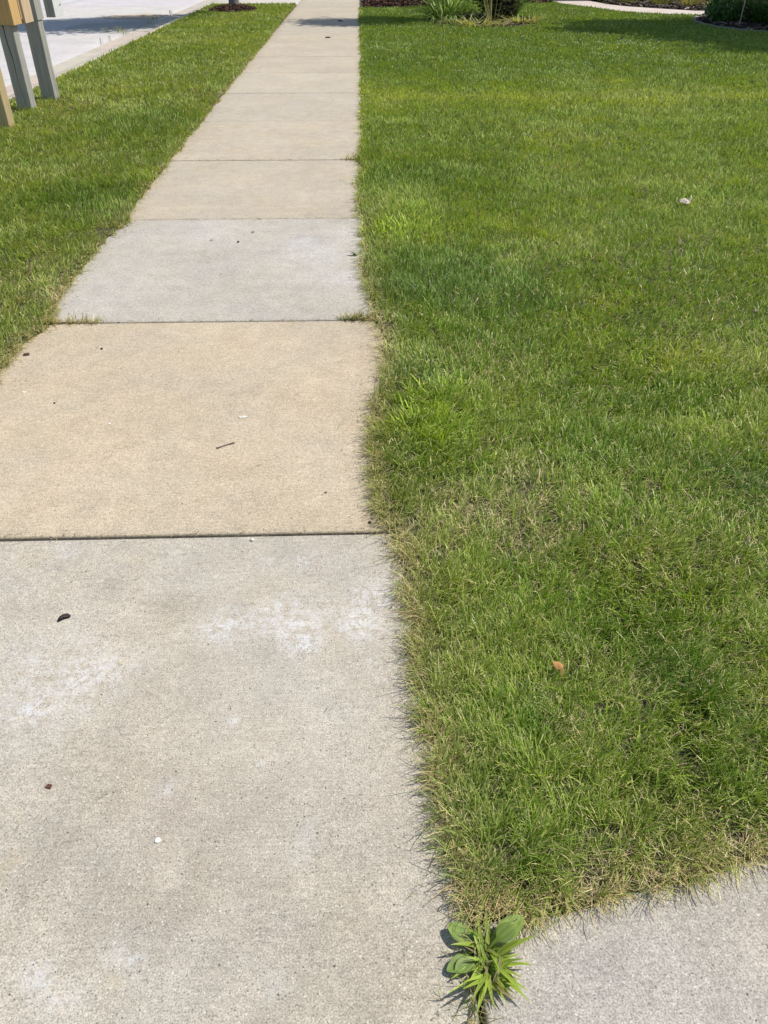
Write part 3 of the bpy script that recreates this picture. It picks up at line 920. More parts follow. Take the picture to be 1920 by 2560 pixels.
clump('lily', 'withered pale leaves beneath the sword leaves of the island', 'plant', 2.72, 17.30, .04, 60, .26, .018, (.42, .36, .22), (.8, 1.3), (.2, .6), 6, .18, c2=(.3, .28, .12))
clump('hosta', 'yellow edged low leaves at the right end of the island', 'plant', 3.25, 18.0, .04, 90, .34, .03, (.44, .46, .09), (.8, 1.4), (.2, .7), 7, .28, c2=(.42, .40, .16))
clump('lily', 'brown tinged leaves arching between daylily and dark shrub', 'plant', 2.12, 18.5, .04, 50, .45, .018, (.27, .22, .08), (.3, .9), (.8, 1.4), 8, .12, c2=(.2, .24, .07))


def leaf_quads(m_, centre, rad, n, size, c, seed, shell=.35, flat=False, var=.35):
    r = np.random.default_rng(seed)
    d = r.normal(size=(n, 3)); d /= np.linalg.norm(d, axis=1)[:, None]
    rr2 = (shell + (1 - shell) * r.random(n)) ** .6
    lump = .78 + .45 * np.sin(d[:, 0] * 4 + seed) * np.sin(d[:, 1] * 5 + 1.7 * seed) * np.cos(d[:, 2] * 4) + .12 * r.normal(size=n)
    P = np.array(centre) + d * (rr2 * lump)[:, None] * np.array(rad)
    k = P[:, 2] > .02
    P = P[k]; n = len(P)
    a = r.normal(size=(n, 3)); a /= np.linalg.norm(a, axis=1)[:, None]
    u = np.cross(a, r.normal(size=(n, 3))); u /= np.linalg.norm(u, axis=1)[:, None]
    v = np.cross(a, u)
    s = size * r.uniform(.6, 1.3, n)[:, None]
    Q = np.stack([P - u * s, P - v * s * .45, P + u * s, P + v * s * .45], 1)
    C = np.array(c) * r.uniform(1 - var, 1 + var, n)[:, None] * (1 + .15 * r.normal(size=(n, 1)))
    return Q.reshape(-1, 3), np.arange(n * 4).reshape(-1, 4), np.repeat(np.clip(C, .005, 1), 4, 0)


def foliage(name, blobs_, mat, parent, loc=(0, 0, 0)):
    V, F, C, off = [], [], [], 0
    for args in blobs_:
        v, f, c = leaf_quads(None, *args)
        V.append(v); F.append(f + off); C.append(c); off += len(v)
    return quads_mesh(name, np.concatenate(V), np.concatenate(F), np.concatenate(C), mat, parent)


def tree(name, label, x, y, h_trunk, r0, crown, leaf, c, seed, bark=(.16, .14, .12), n_limb=9, group=None):
    r = random.Random(seed)
    root = tag(empty(name, (x, y, 0)), label, 'tree', group)
    m = MB(); m.cur = bark
    pts = [(0, 0, -.05), (0, 0, .03), (.004, 0, .12), (.01, .004, .5), (.02, 0, h_trunk * .6), (0, .02, h_trunk), (.03, 0, h_trunk * 1.5)]
    m.tube(pts, [r0 * 1.5, r0 * 1.28, r0 * 1.08, r0, r0 * .9, r0 * .75, r0 * .4], 14)
    cx, cy, cz = crown[0][0]
    for i in range(n_limb):
        a = 6.283 * i / n_limb + r.uniform(-.3, .3)
        b0 = h_trunk * r.uniform(.75, 1.25)
        e = (cx * .8 + crown[0][1][0] * .75 * math.cos(a), cy * .8 + crown[0][1][1] * .75 * math.sin(a), cz + r.uniform(-.3, .7) * crown[0][1][2])
        mid_ = (e[0] * .45, e[1] * .45, b0 + (e[2] - b0) * .6)
        m.tube([(0, 0, b0), mid_, e], [r0 * .42, r0 * .26, r0 * .06], 7)
    m.build('trunk', M_BARK, root)
    foliage('crown', [(cc, rad, n, leaf, c, seed + i, .15) for i, (cc, rad, n) in enumerate(crown)], M_TREE, root)
    return root


# sun offsets per metre of height: shadow falls at (-.64, -.11) * z
tree('street_tree', 'grey barked street tree in a mulch ring on the verge', TREE_XY[0], TREE_XY[1], 1.9, .115,
     [((.1, -2.0, 3.7), (2.1, 2.3, 1.5), 9500), ((-.9, -2.2, 4.2), (1.6, 1.7, 1.1), 5500), ((-1.6, -3.0, 3.9), (1.3, 1.2, .8), 2600), ((1.0, -.9, 4.4), (1.3, 1.4, 1.2), 2500)], .085, (.05, .11, .02), 31, (.20, .185, .17))
tree('lawn_tree', 'broad leafy tree shading the right side of the lawn', 9.6, 17.2, 2.2, .13,
     [((-.4, -.2, 4.4), (2.4, 1.7, 1.5), 9000), ((-.6, -1.6, 4.5), (1.8, 1.3, 1.1), 5500), ((.0, -3.0, 4.5), (1.9, 1.2, .9), 4500), ((-2.4, -.4, 4.3), (1.2, .9, .7), 2200), ((-1.6, .9, 4.4), (1.5, 1.0, .9), 2200), ((.6, .9, 5.2), (1.6, 1.5, 1.3), 3000)], .09, (.05, .11, .02), 41)

# island shrub: dark multi-stemmed ornamental tree
root = tag(empty('ornamental_tree', (2.72, 18.45, 0)), 'dark leaved many stemmed ornamental tree in the island bed', 'tree')
m = MB(); m.cur = (.045, .035, .03)
rs = random.Random(9)
for i in range(15):
    a = rs.uniform(0, 6.283); q = rs.uniform(.03, .2)
    m.tube([(q * math.cos(a) * .5, q * math.sin(a) * .5, -.02), (q * math.cos(a), q * math.sin(a), .6), (q * 2.2 * math.cos(a), q * 2.2 * math.sin(a), 1.6), (q * 4 * math.cos(a), q * 4 * math.sin(a), 3.0)], [.028, .024, .018, .006], 6)
m.build('trunk', M_BARK, root)
foliage('crown', [((.05, 0, .62), (.56, .42, .66), 6500, .040, (.034, .028, .018), 51, .1), ((.1, -.15, .35), (.5, .35, .35), 700, .03, (.075, .08, .03), 52, .3), ((.3, .1, .5), (.35, .35, .5), 1500, .03, (.10, .075, .05), 57, .3),
                  ((.0, .3, 3.9), (1.25, 1.15, 1.15), 7500, .06, (.05, .06, .025), 53, .1), ((.5, .5, 5.0), (1.0, 1.0, .9), 2600, .06, (.05, .06, .025), 54, .1),
                  ((-.9, .5, 3.9), (.9, 1.1, .7), 2200, .06, (.05, .06, .025), 55, .1)], M_TREE, root)


def shrub(name, label, x, y, rad, n, leaf, c, seed, cat='shrub', z=0.0, group=None):
    root = tag(empty(name, (x, y, z)), label, cat, group)
    m = MB(); m.cur = (.09, .07, .045)
    r = random.Random(seed)
    for i in range(7):
        a = r.uniform(0, 6.283)
        m.tube([(0, 0, -.02), (rad[0] * .35 * math.cos(a), rad[1] * .35 * math.sin(a), rad[2] * .8), (rad[0] * .6 * math.cos(a), rad[1] * .6 * math.sin(a), rad[2] * 1.4)], [.012, .009, .004], 5)
    m.build('stem', M_BARK, root)
    foliage('leaves', [((0, 0, rad[2] * .95), rad, n, leaf, c, seed, .35)], M_LEAF, root)
    return root


# shaded bed at right
shrub('leafy_perennial', 'broad leaved dark green perennial at the tip of the shaded bed', 7.35, 18.35, (.42, .5, .24), 900, .05, (.06, .14, .025), 61, 'plant')
shrub('leafy_perennial', 'low green perennial spilling over the grey edging', 7.15, 17.6, (.36, .4, .2), 700, .045, (.075, .16, .03), 62, 'plant')
shrub('leafy_perennial', 'yellow flecked perennial beside the thin garden stake', 7.6, 17.6, (.36, .4, .26), 700, .04, (.10, .15, .03), 63, 'plant')
clump('daylily', 'large dark daylily clump in the shaded bed at the frame edge', 'plant', 7.95, 16.7, .02, 150, 1.0, .026, (.06, .15, .025), (.02, .5), (.5, 1.8), 64, .18, c2=(.08, .18, .03))
clump('daylily', 'second daylily clump close behind the thin stake', 'plant', 7.75, 17.3, .02, 90, .85, .022, (.055, .13, .025), (.02, .45), (.4, 1.5), 65, .15, c2=(.07, .16, .03))
m = MB(); m.cur = (.50, .49, .34)
sx_, sy_ = gp(1595, 63)
m.tube([(0, 0, -.1), (.005, .01, .5), (.02, .02, 1.25)], .010, 8)
m.tube([(.02, .02, 1.25), (.02, .02, 1.262)], [.010, .004], 8)
o = m.build('garden_stake', M_PLAIN); o.location = (sx_, sy_, 0.03)
tag(o, 'thin pale stake pushed into the shaded bed at right', 'stake')
# bed behind the front walk
clump('ornamental_grass', 'yellow green ornamental grass clump nearest the mulch beyond the walk', 'plant', 6.75, 22.9, .02, 200, .6, .013, (.24, .30, .08), (.05, .6), (.4, 1.2), 71, .2, c2=(.34, .34, .12))
clump('ornamental_grass', 'olive ornamental grass in the middle of the walk bed', 'plant', 7.35, 22.2, .02, 200, .6, .013, (.17, .22, .06), (.05, .6), (.4, 1.2), 72, .2, c2=(.33, .31, .13))
clump('ornamental_grass', 'loose straw green grass leaning over the front walk', 'plant', 7.95, 21.9, .02, 170, .55, .013, (.26, .27, .09), (.1, .7), (.4, 1.2), 73, .2, c2=(.38, .34, .16))
clump('ornamental_grass', 'dry tan grass mound at the right of the walk bed', 'plant', 8.55, 21.55, .02, 260, .34, .014, (.42, .34, .20), (.4, 1.2), (.4, 1.1), 74, .22, c2=(.48, .40, .25))
shrub('golden_shrub', 'small golden leaved shrub where the front walk narrows', 6.35, 23.7, (.28, .24, .16), 600, .03, (.34, .36, .06), 75)
shrub('dark_shrub', 'very dark shrub against the house behind the tan grass', 8.9, 23.2, (.6, .5, .5), 1200, .045, (.025, .035, .015), 76)
shrub('dark_shrub', 'dark green shrub behind the olive ornamental grass', 7.7, 23.7, (.6, .5, .5), 1200, .045, (.03, .05, .018), 77)
# plants left of the doorway and at the corner bed
clump('daylily', 'green daylily near the house left of the doorway', 'plant', 4.15, 23.8, .02, 90, .6, .024, (.10, .20, .04), (.05, .5), (.5, 1.4), 81, .16, c2=LILY2)
clump('daylily', 'pale green daylily beside the doorway', 'plant', 4.7, 23.9, .02, 80, .55, .024, (.17, .25, .06), (.05, .5), (.5, 1.4), 82, .14, c2=LILY)
shrub('bedding_plant', 'small bright leaved plant in the mulch beside the pavement', .82, 23.2, (.14, .12, .14), 200, .035, (.24, .30, .06), 83, 'plant')
shrub('bedding_plant', 'rounded green shrub in the middle of the corner mulch', 1.45, 23.3, (.3, .25, .2), 500, .035, (.07, .15, .03), 84, 'plant')
clump('lily', 'pale leaved clump at the right end of the corner mulch', 'plant', 1.85, 22.8, .03, 60, .35, .02, (.25, .28, .1), (.1, .6), (.5, 1.2), 85, .1)
m = MB(); m.cur = (.03, .03, .03)
m.tube([(0, 0, -.05), (.01, 0, .2), (-.01, 0, .42)], .012, 6)
m.tube([(-.01, 0, .42), (-.01, 0, .435)], [.022, .014], 8)
o = m.build('path_marker', M_PLAIN); o.location = (.135, 22.25, 0)
tag(o, 'short black rod at the corner of pavement and mulch', 'marker')

# house at the end of the front walk
hs = tag(empty('house', (0, 24.8, 0)), 'house front with a dark doorway at the end of the walk', 'house')
b = MB(); b.cur = (.30, .27, .24)
b.box(3.3, 5.0, 0, .25, -.1, 2.9); b.box(6.25, 14, 0, .25, -.1, 2.9); b.box(5.0, 6.25, 0, .25, 2.15, 2.9)
b.box(3.3, 3.55, .25, 7, -.1, 2.9); b.box(13.75, 14, .25, 7, -.1, 2.9)
b.build('wall', M_PLAIN, hs, smooth=False)
b = MB(); b.cur = (.018, .017, .017); b.box(5.0, 6.25, .9, .98, .02, 2.15); b.build('door', M_PLAIN, hs, smooth=False)
b = MB(); b.cur = (.65, .62, .58); b.box(4.98, 6.28, -.09, .9, -.05, .045); b.build('door_sill', M_PLAIN, hs, smooth=False)
b = MB(); b.cur = (.08, .075, .07)
b.add([(2.9, -.6, 2.75), (14.4, -.6, 2.75), (14.4, 3.6, 4.7), (2.9, 3.6, 4.7), (2.9, 7.6, 2.75), (14.4, 7.6, 2.75), (2.9, -.6, 2.9), (14.4, -.6, 2.9), (14.4, 3.6, 4.85), (2.9, 3.6, 4.85), (2.9, 7.6, 2.9), (14.4, 7.6, 2.9)],
      [(0, 1, 2, 3), (3, 2, 5, 4), (6, 9, 8, 7), (9, 10, 11, 8), (0, 6, 7, 1), (4, 5, 11, 10), (0, 3, 9, 6), (3, 4, 10, 9), (1, 7, 8, 2), (2, 8, 11, 5)])
b.build('roof', M_PLAIN, hs, smooth=False)
m = MB(); m.cur = (.03, .16, .15)
m.tube([(0, 0, 0), (0, 0, .02), (0, 0, .20), (0, 0, .215)], [.10, .115, .15, .14], 16)
o = m.build('plant_pot', M_PLAIN); o.location = (6.36, 24.35, .036)
tag(o, 'teal pot beside the dark doorway', 'pot')


# ------------------------------------------------------------------ mailbox posts
def post_mesh(m, hw, h, crack=None, side=None, seed=0, lean=(0, 0)):
    """square post centred on the origin; crack: groove on the front (-y) face; side: groove on the right (+x) face"""
    r = random.Random(seed); zs_ = [-.12 + (h + .12) * i / 22 for i in range(23)]
    rings = []
    for z in zs_:
        ch = .006
        ring = []
        jx, jy = r.gauss(0, .0008), r.gauss(0, .0008)
        def P(x, y): ring.append((x + jx + lean[0] * z, y + jy + lean[1] * z, z))
        P(-hw + ch, -hw)
        cpos = (crack[0] + crack[1] * z + .004 * math.sin(z * 17)) if crack else 0
        cw = crack[2] * min(1, .25 + max(0, z) * 1.5) if crack else 0.0005
        P(cpos - cw, -hw); P(cpos, -hw + (.035 if crack else 0)); P(cpos + cw, -hw)
        P(hw - ch, -hw); P(hw, -hw + ch)
        spos = side[0] + .003 * math.sin(z * 11) if side else 0
        sw = side[1] if side else .0005
        P(hw, spos - sw); P(hw - (.025 if side else 0), spos); P(hw, spos + sw)
        P(hw, hw - ch); P(hw - ch, hw); P(-hw + ch, hw); P(-hw, hw - ch); P(-hw, -hw + ch)
        rings.append(ring)
    n = len(rings[0])
    vs_ = [p for ring in rings for p in ring]
    fs_ = [(i * n + k, i * n + (k + 1) % n, (i + 1) * n + (k + 1) % n, (i + 1) * n + k) for i in range(len(rings) - 1) for k in range(n)]
    fs_.append(tuple((len(rings) - 1) * n + k for k in range(n)))
    m.add(vs_, fs_)


def mailbox_body(parent, x, y, z, colr):
    """domed mailbox above the stand"""
    b_ = MB(); b_.cur = colr
    n = 12; L, w_, hh = .48, .17, .12
    vs_, fs_ = [], []
    for yy in (-L / 2, L / 2):
        vs_ += [(x - w_ / 2, y + yy, z), (x + w_ / 2, y + yy, z)]
        vs_ += [(x + w_ / 2 * math.cos(math.pi * i / n), y + yy, z + hh + w_ / 2 * math.sin(math.pi * i / n)) for i in range(n + 1)]
    k = n + 3
    fs_ = [tuple(range(k - 1, -1, -1)), tuple(range(k, 2 * k))] + [(i, (i + 1) % k, k + (i + 1) % k, k + i) for i in range(k)]
    b_.add(vs_, fs_)
    return b_.build('mailbox', M_PLAIN, parent, smooth=False)


HW = .070
# nearest: new tan post
p1 = tag(empty('mailbox_post', (-3.225, 7.78, 0)), 'newer tan timber mailbox post at the left frame edge', 'mailbox post', 'mailbox posts on the verge')
b = MB(); post_mesh(b, HW, 1.1, None, None, 1); b.build('post', M_TANWOOD, p1, smooth=False)
b = MB(); b.box(-.30, .105, -.115, -.073, .80, 1.0); b.box(-.30, .105, .073, .115, .80, 1.0); b.build('support_board', M_GREYWOOD, p1, smooth=False)
mailbox_body(p1, -.1, 0, 1.1, (.30, .30, .30))
# middle: grey cracked post with new boards
p2 = tag(empty('mailbox_post', (-3.325, 8.68, 0)), 'grey weathered mailbox post with a long crack and orange boards', 'mailbox post', 'mailbox posts on the verge')
b = MB(); post_mesh(b, HW, 1.1, (.012, -.035, .005), None, 2); b.build('post', M_GREYWOOD, p2, smooth=False)
o = None
b = MB(); b.box(-.085, .072, -.112, -.072, .745, 1.05); b.build('front_board', M_ORANGE, p2, smooth=False)
b = MB(); b.box(.073, .108, -.112, .10, .74, 1.05); b.build('side_board', M_ORANGE, p2, smooth=False)
b = MB(); b.box(.073, .098, .145, .17, .77, 1.05); b.box(.073, .12, .17, .40, .735, 1.05); b.build('back_board', M_PINK, p2, smooth=False)
mailbox_body(p2, -.1, 0, 1.1, (.06, .06, .065))
# farthest: grey post with a sleeve and a paper box on its far arm
p3 = tag(empty('mailbox_post', (-3.275, 9.26, 0)), 'grey mailbox post with a boxed grey head, farthest of three', 'mailbox post', 'mailbox posts on the verge')
b = MB(); post_mesh(b, HW, 1.1, None, (.012, .003), 3); b.build('post', M_GREYWOOD, p3, smooth=False)
b = MB(); b.box(-.082, .078, -.084, .10, .735, 1.08); b.build('head_box', M_GREYWOOD, p3, smooth=False)
b = MB(); b.box(-.05, .05, .10, .62, .98, 1.08); b.build('arm', M_GREYWOOD, p3, smooth=False)
px4 = MB(); px4.cur = (.28, .29, .28)
px4.box(-.06, .03, .60, .62, .71, .98); px4.box(-.06, .03, .88, .90, .71, .98); px4.box(-.06, -.05, .62, .88, .71, .98); px4.box(-.05, .03, .62, .88, .71, .722)
px4.build('paper_box', M_GREYWOOD, p3, smooth=False)
b = MB(); b.cur = (.62, .63, .61); b.box(.03, .036, .60, .90, .712, .98)
for (ya, za, l, h) in ((.64, .93, .08, .010), (.70, .90, .09, .012), (.76, .885, .06, .008), (.63, .955, .10, .008), (.78, .80, .07, .008), (.66, .86, .05, .006)):
    b.add([(.0375, ya, za), (.0375, ya + l, za + .012), (.0375, ya + l * .9, za + h + .012), (.0375, ya + l * .1, za + h)], [(0, 1, 2, 3)], (.03, .03, .03))
b.build('side_panel', M_PLAIN, p3, smooth=False)
mailbox_body(p3, -.1, 0, 1.1, (.55, .55, .54))

# clover blossom by the tan post
m = MB(); m.cur = (.78, .77, .66)
cx_, cy_ = gp(45, 174)
for k in range(60):
    a, e = rng.uniform(0, 6.28), rng.uniform(-.4, 1.4)
    d = Vector((math.cos(a) * math.cos(e), math.sin(a) * math.cos(e), math.sin(e)))
    m.tube([d * .002, d * .013], [.0035, .001], 4)
m.tube([(0, 0, -.06), (0, 0, 0)], .0015, 5, (.12, .2, .04))
o = m.build('clover_blossom', M_PAPER); o.location = (cx_, cy_ - .25, .06)
tag(o, 'single white clover blossom in the grass beside the tan post', 'flower')


# ------------------------------------------------------------------ weeds in the crack at lower right
def plantain_leaf(parent, az, L, w, th0, th1, z0=.007, pet=.030, c=(.25, .34, .09), seed=0):
    m = MB(); r = random.Random(seed)
    nT, nS = 12, 6
    vs_, fs_, p = [], [], Vector((0, 0, z0))
    h = Vector((math.cos(az), math.sin(az), 0)); sd = Vector((-math.sin(az), math.cos(az), 0))
    tot = pet + L; k = pet / tot
    for i in range(nT + 1):
        t = i / nT
        th = th0 + (th1 - th0) * t
        if i: p = p + (h * math.sin(th) + Vector((0, 0, 1)) * math.cos(th)) * (tot / nT)
        if t < k: hw_ = .0022
        else:
            s = (t - k) / (1 - k)
            hw_ = max(.002, w / 2 * (math.sin(math.pi * min(1, s ** .8)) ** .65 if s < 1 else 0))
        nrm = (h * -math.cos(th) + Vector((0, 0, 1)) * math.sin(th))
        for j in range(nS + 1):
            q = j / nS * 2 - 1
            lift = .10 * w * (abs(q) ** 1.4) + .018 * w * math.cos(q * 9.4) + .05 * w * math.sin(t * 9 + q * 3 + seed) * abs(q)
            vs_.append(p + sd * (hw_ * q) + nrm * lift * min(1, hw_ / (w * .3)))
    cs = []
    for i in range(nT):
        for j in range(nS):
            a = i * (nS + 1) + j
            fs_.append((a, a + 1, a + nS + 2, a + nS + 1))
    m.add(vs_, fs_, c)
    m.c = [tuple(q * (1 + .16 * math.cos((k_ % (nS + 1) / nS * 2 - 1) * 9.42) + r.gauss(0, .07) + (.25 if k_ // (nS + 1) > nT - 2 else 0)) for q in c) for k_ in range(len(vs_))]
    return m.build('leaf', M_LEAF, parent)


pc = gp(1052, 2075)
plant = tag(empty('plantain', (pc[0], pc[1] + .012, 0)), 'broad leaved plantain weed sprouting from the pavement crack', 'weed')
def dirto(u, v): 
    q = gp(u, v); return math.atan2(q[1] - pc[1] - .012, q[0] - pc[0])
plantain_leaf(plant, dirto(968, 2008), .048, .034, 1.25, 1.62, seed=1)
plantain_leaf(plant, dirto(1120, 2002), .058, .038, 1.0, 1.58, seed=2)
plantain_leaf(plant, dirto(975, 2112), .038, .028, 1.2, 1.75, c=(.22, .31, .08), seed=3)
plantain_leaf(plant, dirto(960, 2105), .048, .030, 1.4, 1.66, c=(.19, .28, .07), seed=4)
plantain_leaf(plant, dirto(1085, 2040), .045, .03, .6, 1.2, seed=5)

crab = MB(); rc = random.Random(21)
tgt = [(1158, 2042, .090, .011), (1140, 2185, .082, .009), (985, 2212, .075, .009), (945, 2095, .065, .009), (1010, 2140, .05, .008), (1092, 2060, .06, .009), (1055, 1990, .06, .008), (1035, 2000, .055, .008),
       (1060, 2110, .06, .009), (1030, 2170, .06, .008), (1075, 2165, .055, .009), (1120, 2030, .06, .008), (1000, 2050, .045, .007), (1130, 2120, .06, .007), (1045, 2060, .055, .009), (1010, 2075, .045, .007)]
for u, v, L, w in tgt:
    q = gp(u, v); a = math.atan2(q[1] - pc[1], q[0] - pc[0])
    k = rc.uniform(.85, 1.2)
    t0 = rc.uniform(.45, .9)
    crab.strap((rc.uniform(-.008, .008), rc.uniform(-.02, .02), 0.002), a, L * 1.05, w * 1.1, t0, t0 + rc.uniform(.5, .95), (.31 * k, .41 * k, .06 * k), 8, fold=.2)
for _ in range(16):
    a = rc.uniform(-2.9, .6); k = rc.uniform(.8, 1.2); t0 = rc.uniform(.6, 1.15)
    crab.strap((rc.uniform(-.01, .01), rc.uniform(-.04, .02), .002), a, rc.uniform(.05, .085), rc.uniform(.006, .010), t0, t0 + rc.uniform(.4, .8), (.34 * k, .45 * k, .07 * k), 8, fold=.2)
for _ in range(120):
    a = rc.uniform(0, 6.283); k = rc.uniform(.6, 1.1)
    t0 = rc.uniform(.35, 1.1)
    crab.strap((rc.uniform(-.012, .012), rc.uniform(-.05, .04), 0.0), a, rc.uniform(.025, .06), rc.uniform(.003, .0075), t0, t0 + rc.uniform(.3, 1.0), rc.choice([(.26 * k, .37 * k, .055 * k), (.18 * k, .30 * k, .045 * k), (.34 * k, .40 * k, .08 * k), (.42 * k, .36 * k, .18 * k)]), 6, fold=.2)
o = crab.build('crabgrass', M_LEAF); o.location = (pc[0], pc[1], 0)
tag(o, 'bright green crabgrass clump splayed over the pavement crack', 'weed')
cg = [(gp(1030 + 6 * math.sin(i), 1985 + 12 * i)) for i in range(20)]
crack_grass('crack_grass', [p for p in cg], 'thin straw and green blades along the crack below the lawn corner', 15, 9, (.015, .045), .4, .006)
# small weed at the turf edge and bright blades near the right frame edge
wx, wy = gp(776, 553)
clump('broadleaf_weed', 'tiny pale weed at the right edge of the grey slab', 'weed', wx, wy, .01, 9, .06, .016, (.30, .36, .16), (.5, 1.0), (.3, .6), 33, .01)
wx, wy = gp(1612, 1748)
clump('crabgrass', 'small bright crabgrass sprout near the right frame edge', 'weed', wx, wy, .01, 10, .095, .008, (.23, .36, .06), (.1, .9), (.3, 1.0), 34, .012)
for i, (u, v, n_, lab) in enumerate(((925, 935, 110, 'large bright crabgrass patch in the lawn beside the beige slab'), (955, 875, 50, 'sparse bright crabgrass just behind the large patch'), (880, 500, 80, 'bright crabgrass patch beside the pale grey slab'))):
    wx, wy = gp(u, v)
    clump('crabgrass', lab, 'weed', wx, wy, .026, n_, .095, .0075 if i < 2 else .011, (.50, .64, .08), (.2, 1.1), (.3, .9), 35 + i, .11 if i != 2 else .2)['kind'] = 'stuff'


# ------------------------------------------------------------------ small debris
def pebble(name, label, cat, u, v, rad, c, rz=0.0, seed=0, z=0.0, mat=None):
    r = random.Random(seed); m = MB(); n, k = 12, 7
    vs_ = []
    for i in range(k + 1):
        ph = -math.pi / 2 + math.pi * i / k
        for j in range(n):
            a = 6.2832 * j / n
            q = 1 + r.uniform(-.09, .09)
            vs_.append((rad[0] * q * math.cos(a) * math.cos(ph), rad[1] * q * math.sin(a) * math.cos(ph), rad[2] * (1 + math.sin(ph)) * q))
    fs_ = [(i * n + j, i * n + (j + 1) % n, (i + 1) * n + (j + 1) % n, (i + 1) * n + j) for i in range(k) for j in range(n)]
    m.add(vs_, fs_, c)
    o = m.build(name, mat or M_DEBRIS)
    x, y = gp(u, v); o.location = (x, y, z); o.rotation_euler = (0, 0, rz)
    return tag(o, label, cat)


# curled seed pod: a C-shaped dark pod
m = MB(); m.cur = (.035, .026, .024)
m.tube([(-.0150, -.006, .004), (-.009, .000, .0055), (-.001, .0045, .006), (.008, .0055, .006), (.0145, .002, .005)], [.0028, .0058, .0066, .0060, .0030], 10)
m.tube([(-.013, -.0065, .007), (-.002, -.001, .0105), (.011, .000, .008)], [.001, .0022, .001], 6, (.07, .055, .05))
o = m.build('seed_pod', M_DEBRIS); x, y = gp(139, 1335); o.location = (x, y, -.004); o.rotation_euler = (0, 0, .25)
tag(o, 'dark curled seed pod lying on the near grey slab', 'seed pod')
# chips
def chip(name, label, u, v, l, w, h, c, rz, z=-.006, tilt=.05):
    m = MB(); r = random.Random(int(u * 7 + v))
    p = [(-l, -w), (l * .8, -w * .9), (l, w * .7), (-l * .7, w)]
    m.add([(x, y, 0) for x, y in p] + [(x * .92, y * .9, h * r.uniform(.8, 1.3)) for x, y in p], [(3, 2, 1, 0), (4, 5, 6, 7), (0, 1, 5, 4), (1, 2, 6, 5), (2, 3, 7, 6), (3, 0, 4, 7)], c)
    o = m.build(name, M_DEBRIS, smooth=False); x, y = gp(u, v); o.location = (x, y, z); o.rotation_euler = (tilt, tilt * .5, rz)
    return tag(o, label, 'wood chip' if 'chip' in name else 'debris')
chip('bark_chip', 'square brown bark chip on the near grey slab', 104, 1697, .0062, .0068, .004, (.10, .045, .03), 1.45)
chip('bark_chip', 'thin splinter of bark near the middle of the near slab', 648, 1738, .006, .0014, .002, (.12, .06, .04), .35)
chip('bark_chip', 'brown chip lying in the turf margin left of the beige slab', 58, 768, .013, .006, .006, (.13, .08, .055), .1, .004)
chip('bark_chip', 'brown flake on the beige slab close to the right turf', 704, 1065, .005, .003, .002, (.14, .07, .04), .6, .002)
chip('bark_chip', 'reddish fragment on the near slab beside the lawn edge', 845, 1220, .003, .007, .003, (.16, .06, .05), .3, -.006)
pebble('pebble', 'black pebble at the corner of the beige slab and lawn', 'pebble', 799, 1131, (.0055, .0045, .004), (.02, .019, .02), seed=1)
pebble('pebble', 'white pebble in the lower middle of the near slab', 'pebble', 340, 1814, (.0062, .0055, .002), (.78, .77, .72), seed=2, z=-.004)
pebble('pebble', 'white pebble on the near joint of the pavement', 'pebble', 545, 1166, (.006, .005, .004), (.68, .66, .60), seed=3, z=-.004)
pebble('pebble', 'dark speck of gravel on the upper left of the beige slab', 'pebble', 220, 755, (.005, .005, .004), (.03, .028, .026), seed=4)
pebble('pebble', 'small dark grit on the left of the beige slab', 'pebble', 118, 872, (.0042, .0042, .003), (.03, .028, .026), seed=5)
pebble('pebble', 'small black grit on the right of the pale grey slab', 'pebble', 515, 525, (.0075, .006, .004), (.04, .036, .033), seed=6, z=.004)
chip('leaf_scrap', 'dark leaf scrap at the centre of the pale grey slab', 546, 504, .008, .004, .003, (.07, .055, .04), .1, .006)
chip('leaf_scrap', 'faint brown leaf scrap left of the dark ones on the pale slab', 457, 521, .010, .003, .002, (.17, .14, .10), .2, .006)
chip('leaf_scrap', 'dark leaf scrap on a far pavement slab in the sun', 708, 82, .05, .03, .012, (.06, .05, .04), .2, .003)
chip('leaf_scrap', 'dark leaf scrap on the shaded far pavement', 735, 46, .05, .04, .012, (.05, .04, .035), .5, .003)


def scrap(label, u, v, s, c, seed, z=.001, name='paper_scrap', cat='paper scrap', lift=.35, stretch=1.0):
    r = random.Random(seed); n = 9; vs_, fs_ = [], []
    for i in range(n):
        for j in range(n):
            x, y = (i / (n - 1) - .5) * 2, (j / (n - 1) - .5) * 2
            q = 1 - .25 * r.random() * (abs(x) + abs(y)) / 2
            vs_.append((x * s * q * stretch * (1 - .3 * abs(y)), y * s * q * (1 - .45 * abs(x)) * .7, s * lift * abs(math.sin(2.3 * x + seed) * math.cos(1.9 * y)) + r.random() * s * .18))
    fs_ = [(i * n + j, (i + 1) * n + j, (i + 1) * n + j + 1, i * n + j + 1) for i in range(n - 1) for j in range(n - 1)]
    m = MB(); m.add(vs_, fs_, c)
    o = m.build(name, M_PAPER, smooth=False); x, y = gp(u, v); o.location = (x, y, z); o.rotation_euler = (0, 0, r.uniform(0, 1))
    return tag(o, label, cat)


scrap('white scrap near the middle of the beige slab', 525, 902, .012, (.68, .67, .60), 1, .001, stretch=1.5)
scrap('small white scrap left of the twig on the beige slab', 237, 916, .0085, (.72, .70, .62), 2)
scrap('white scrap at the left frame edge of the beige slab', 53, 848, .009, (.74, .72, .64), 3)
scrap('tiny pale scrap at upper middle of the beige slab', 262, 826, .005, (.6, .58, .5), 4)
scrap('tiny pale scrap right of centre on the beige slab', 758, 968, .005, (.65, .62, .54), 6)
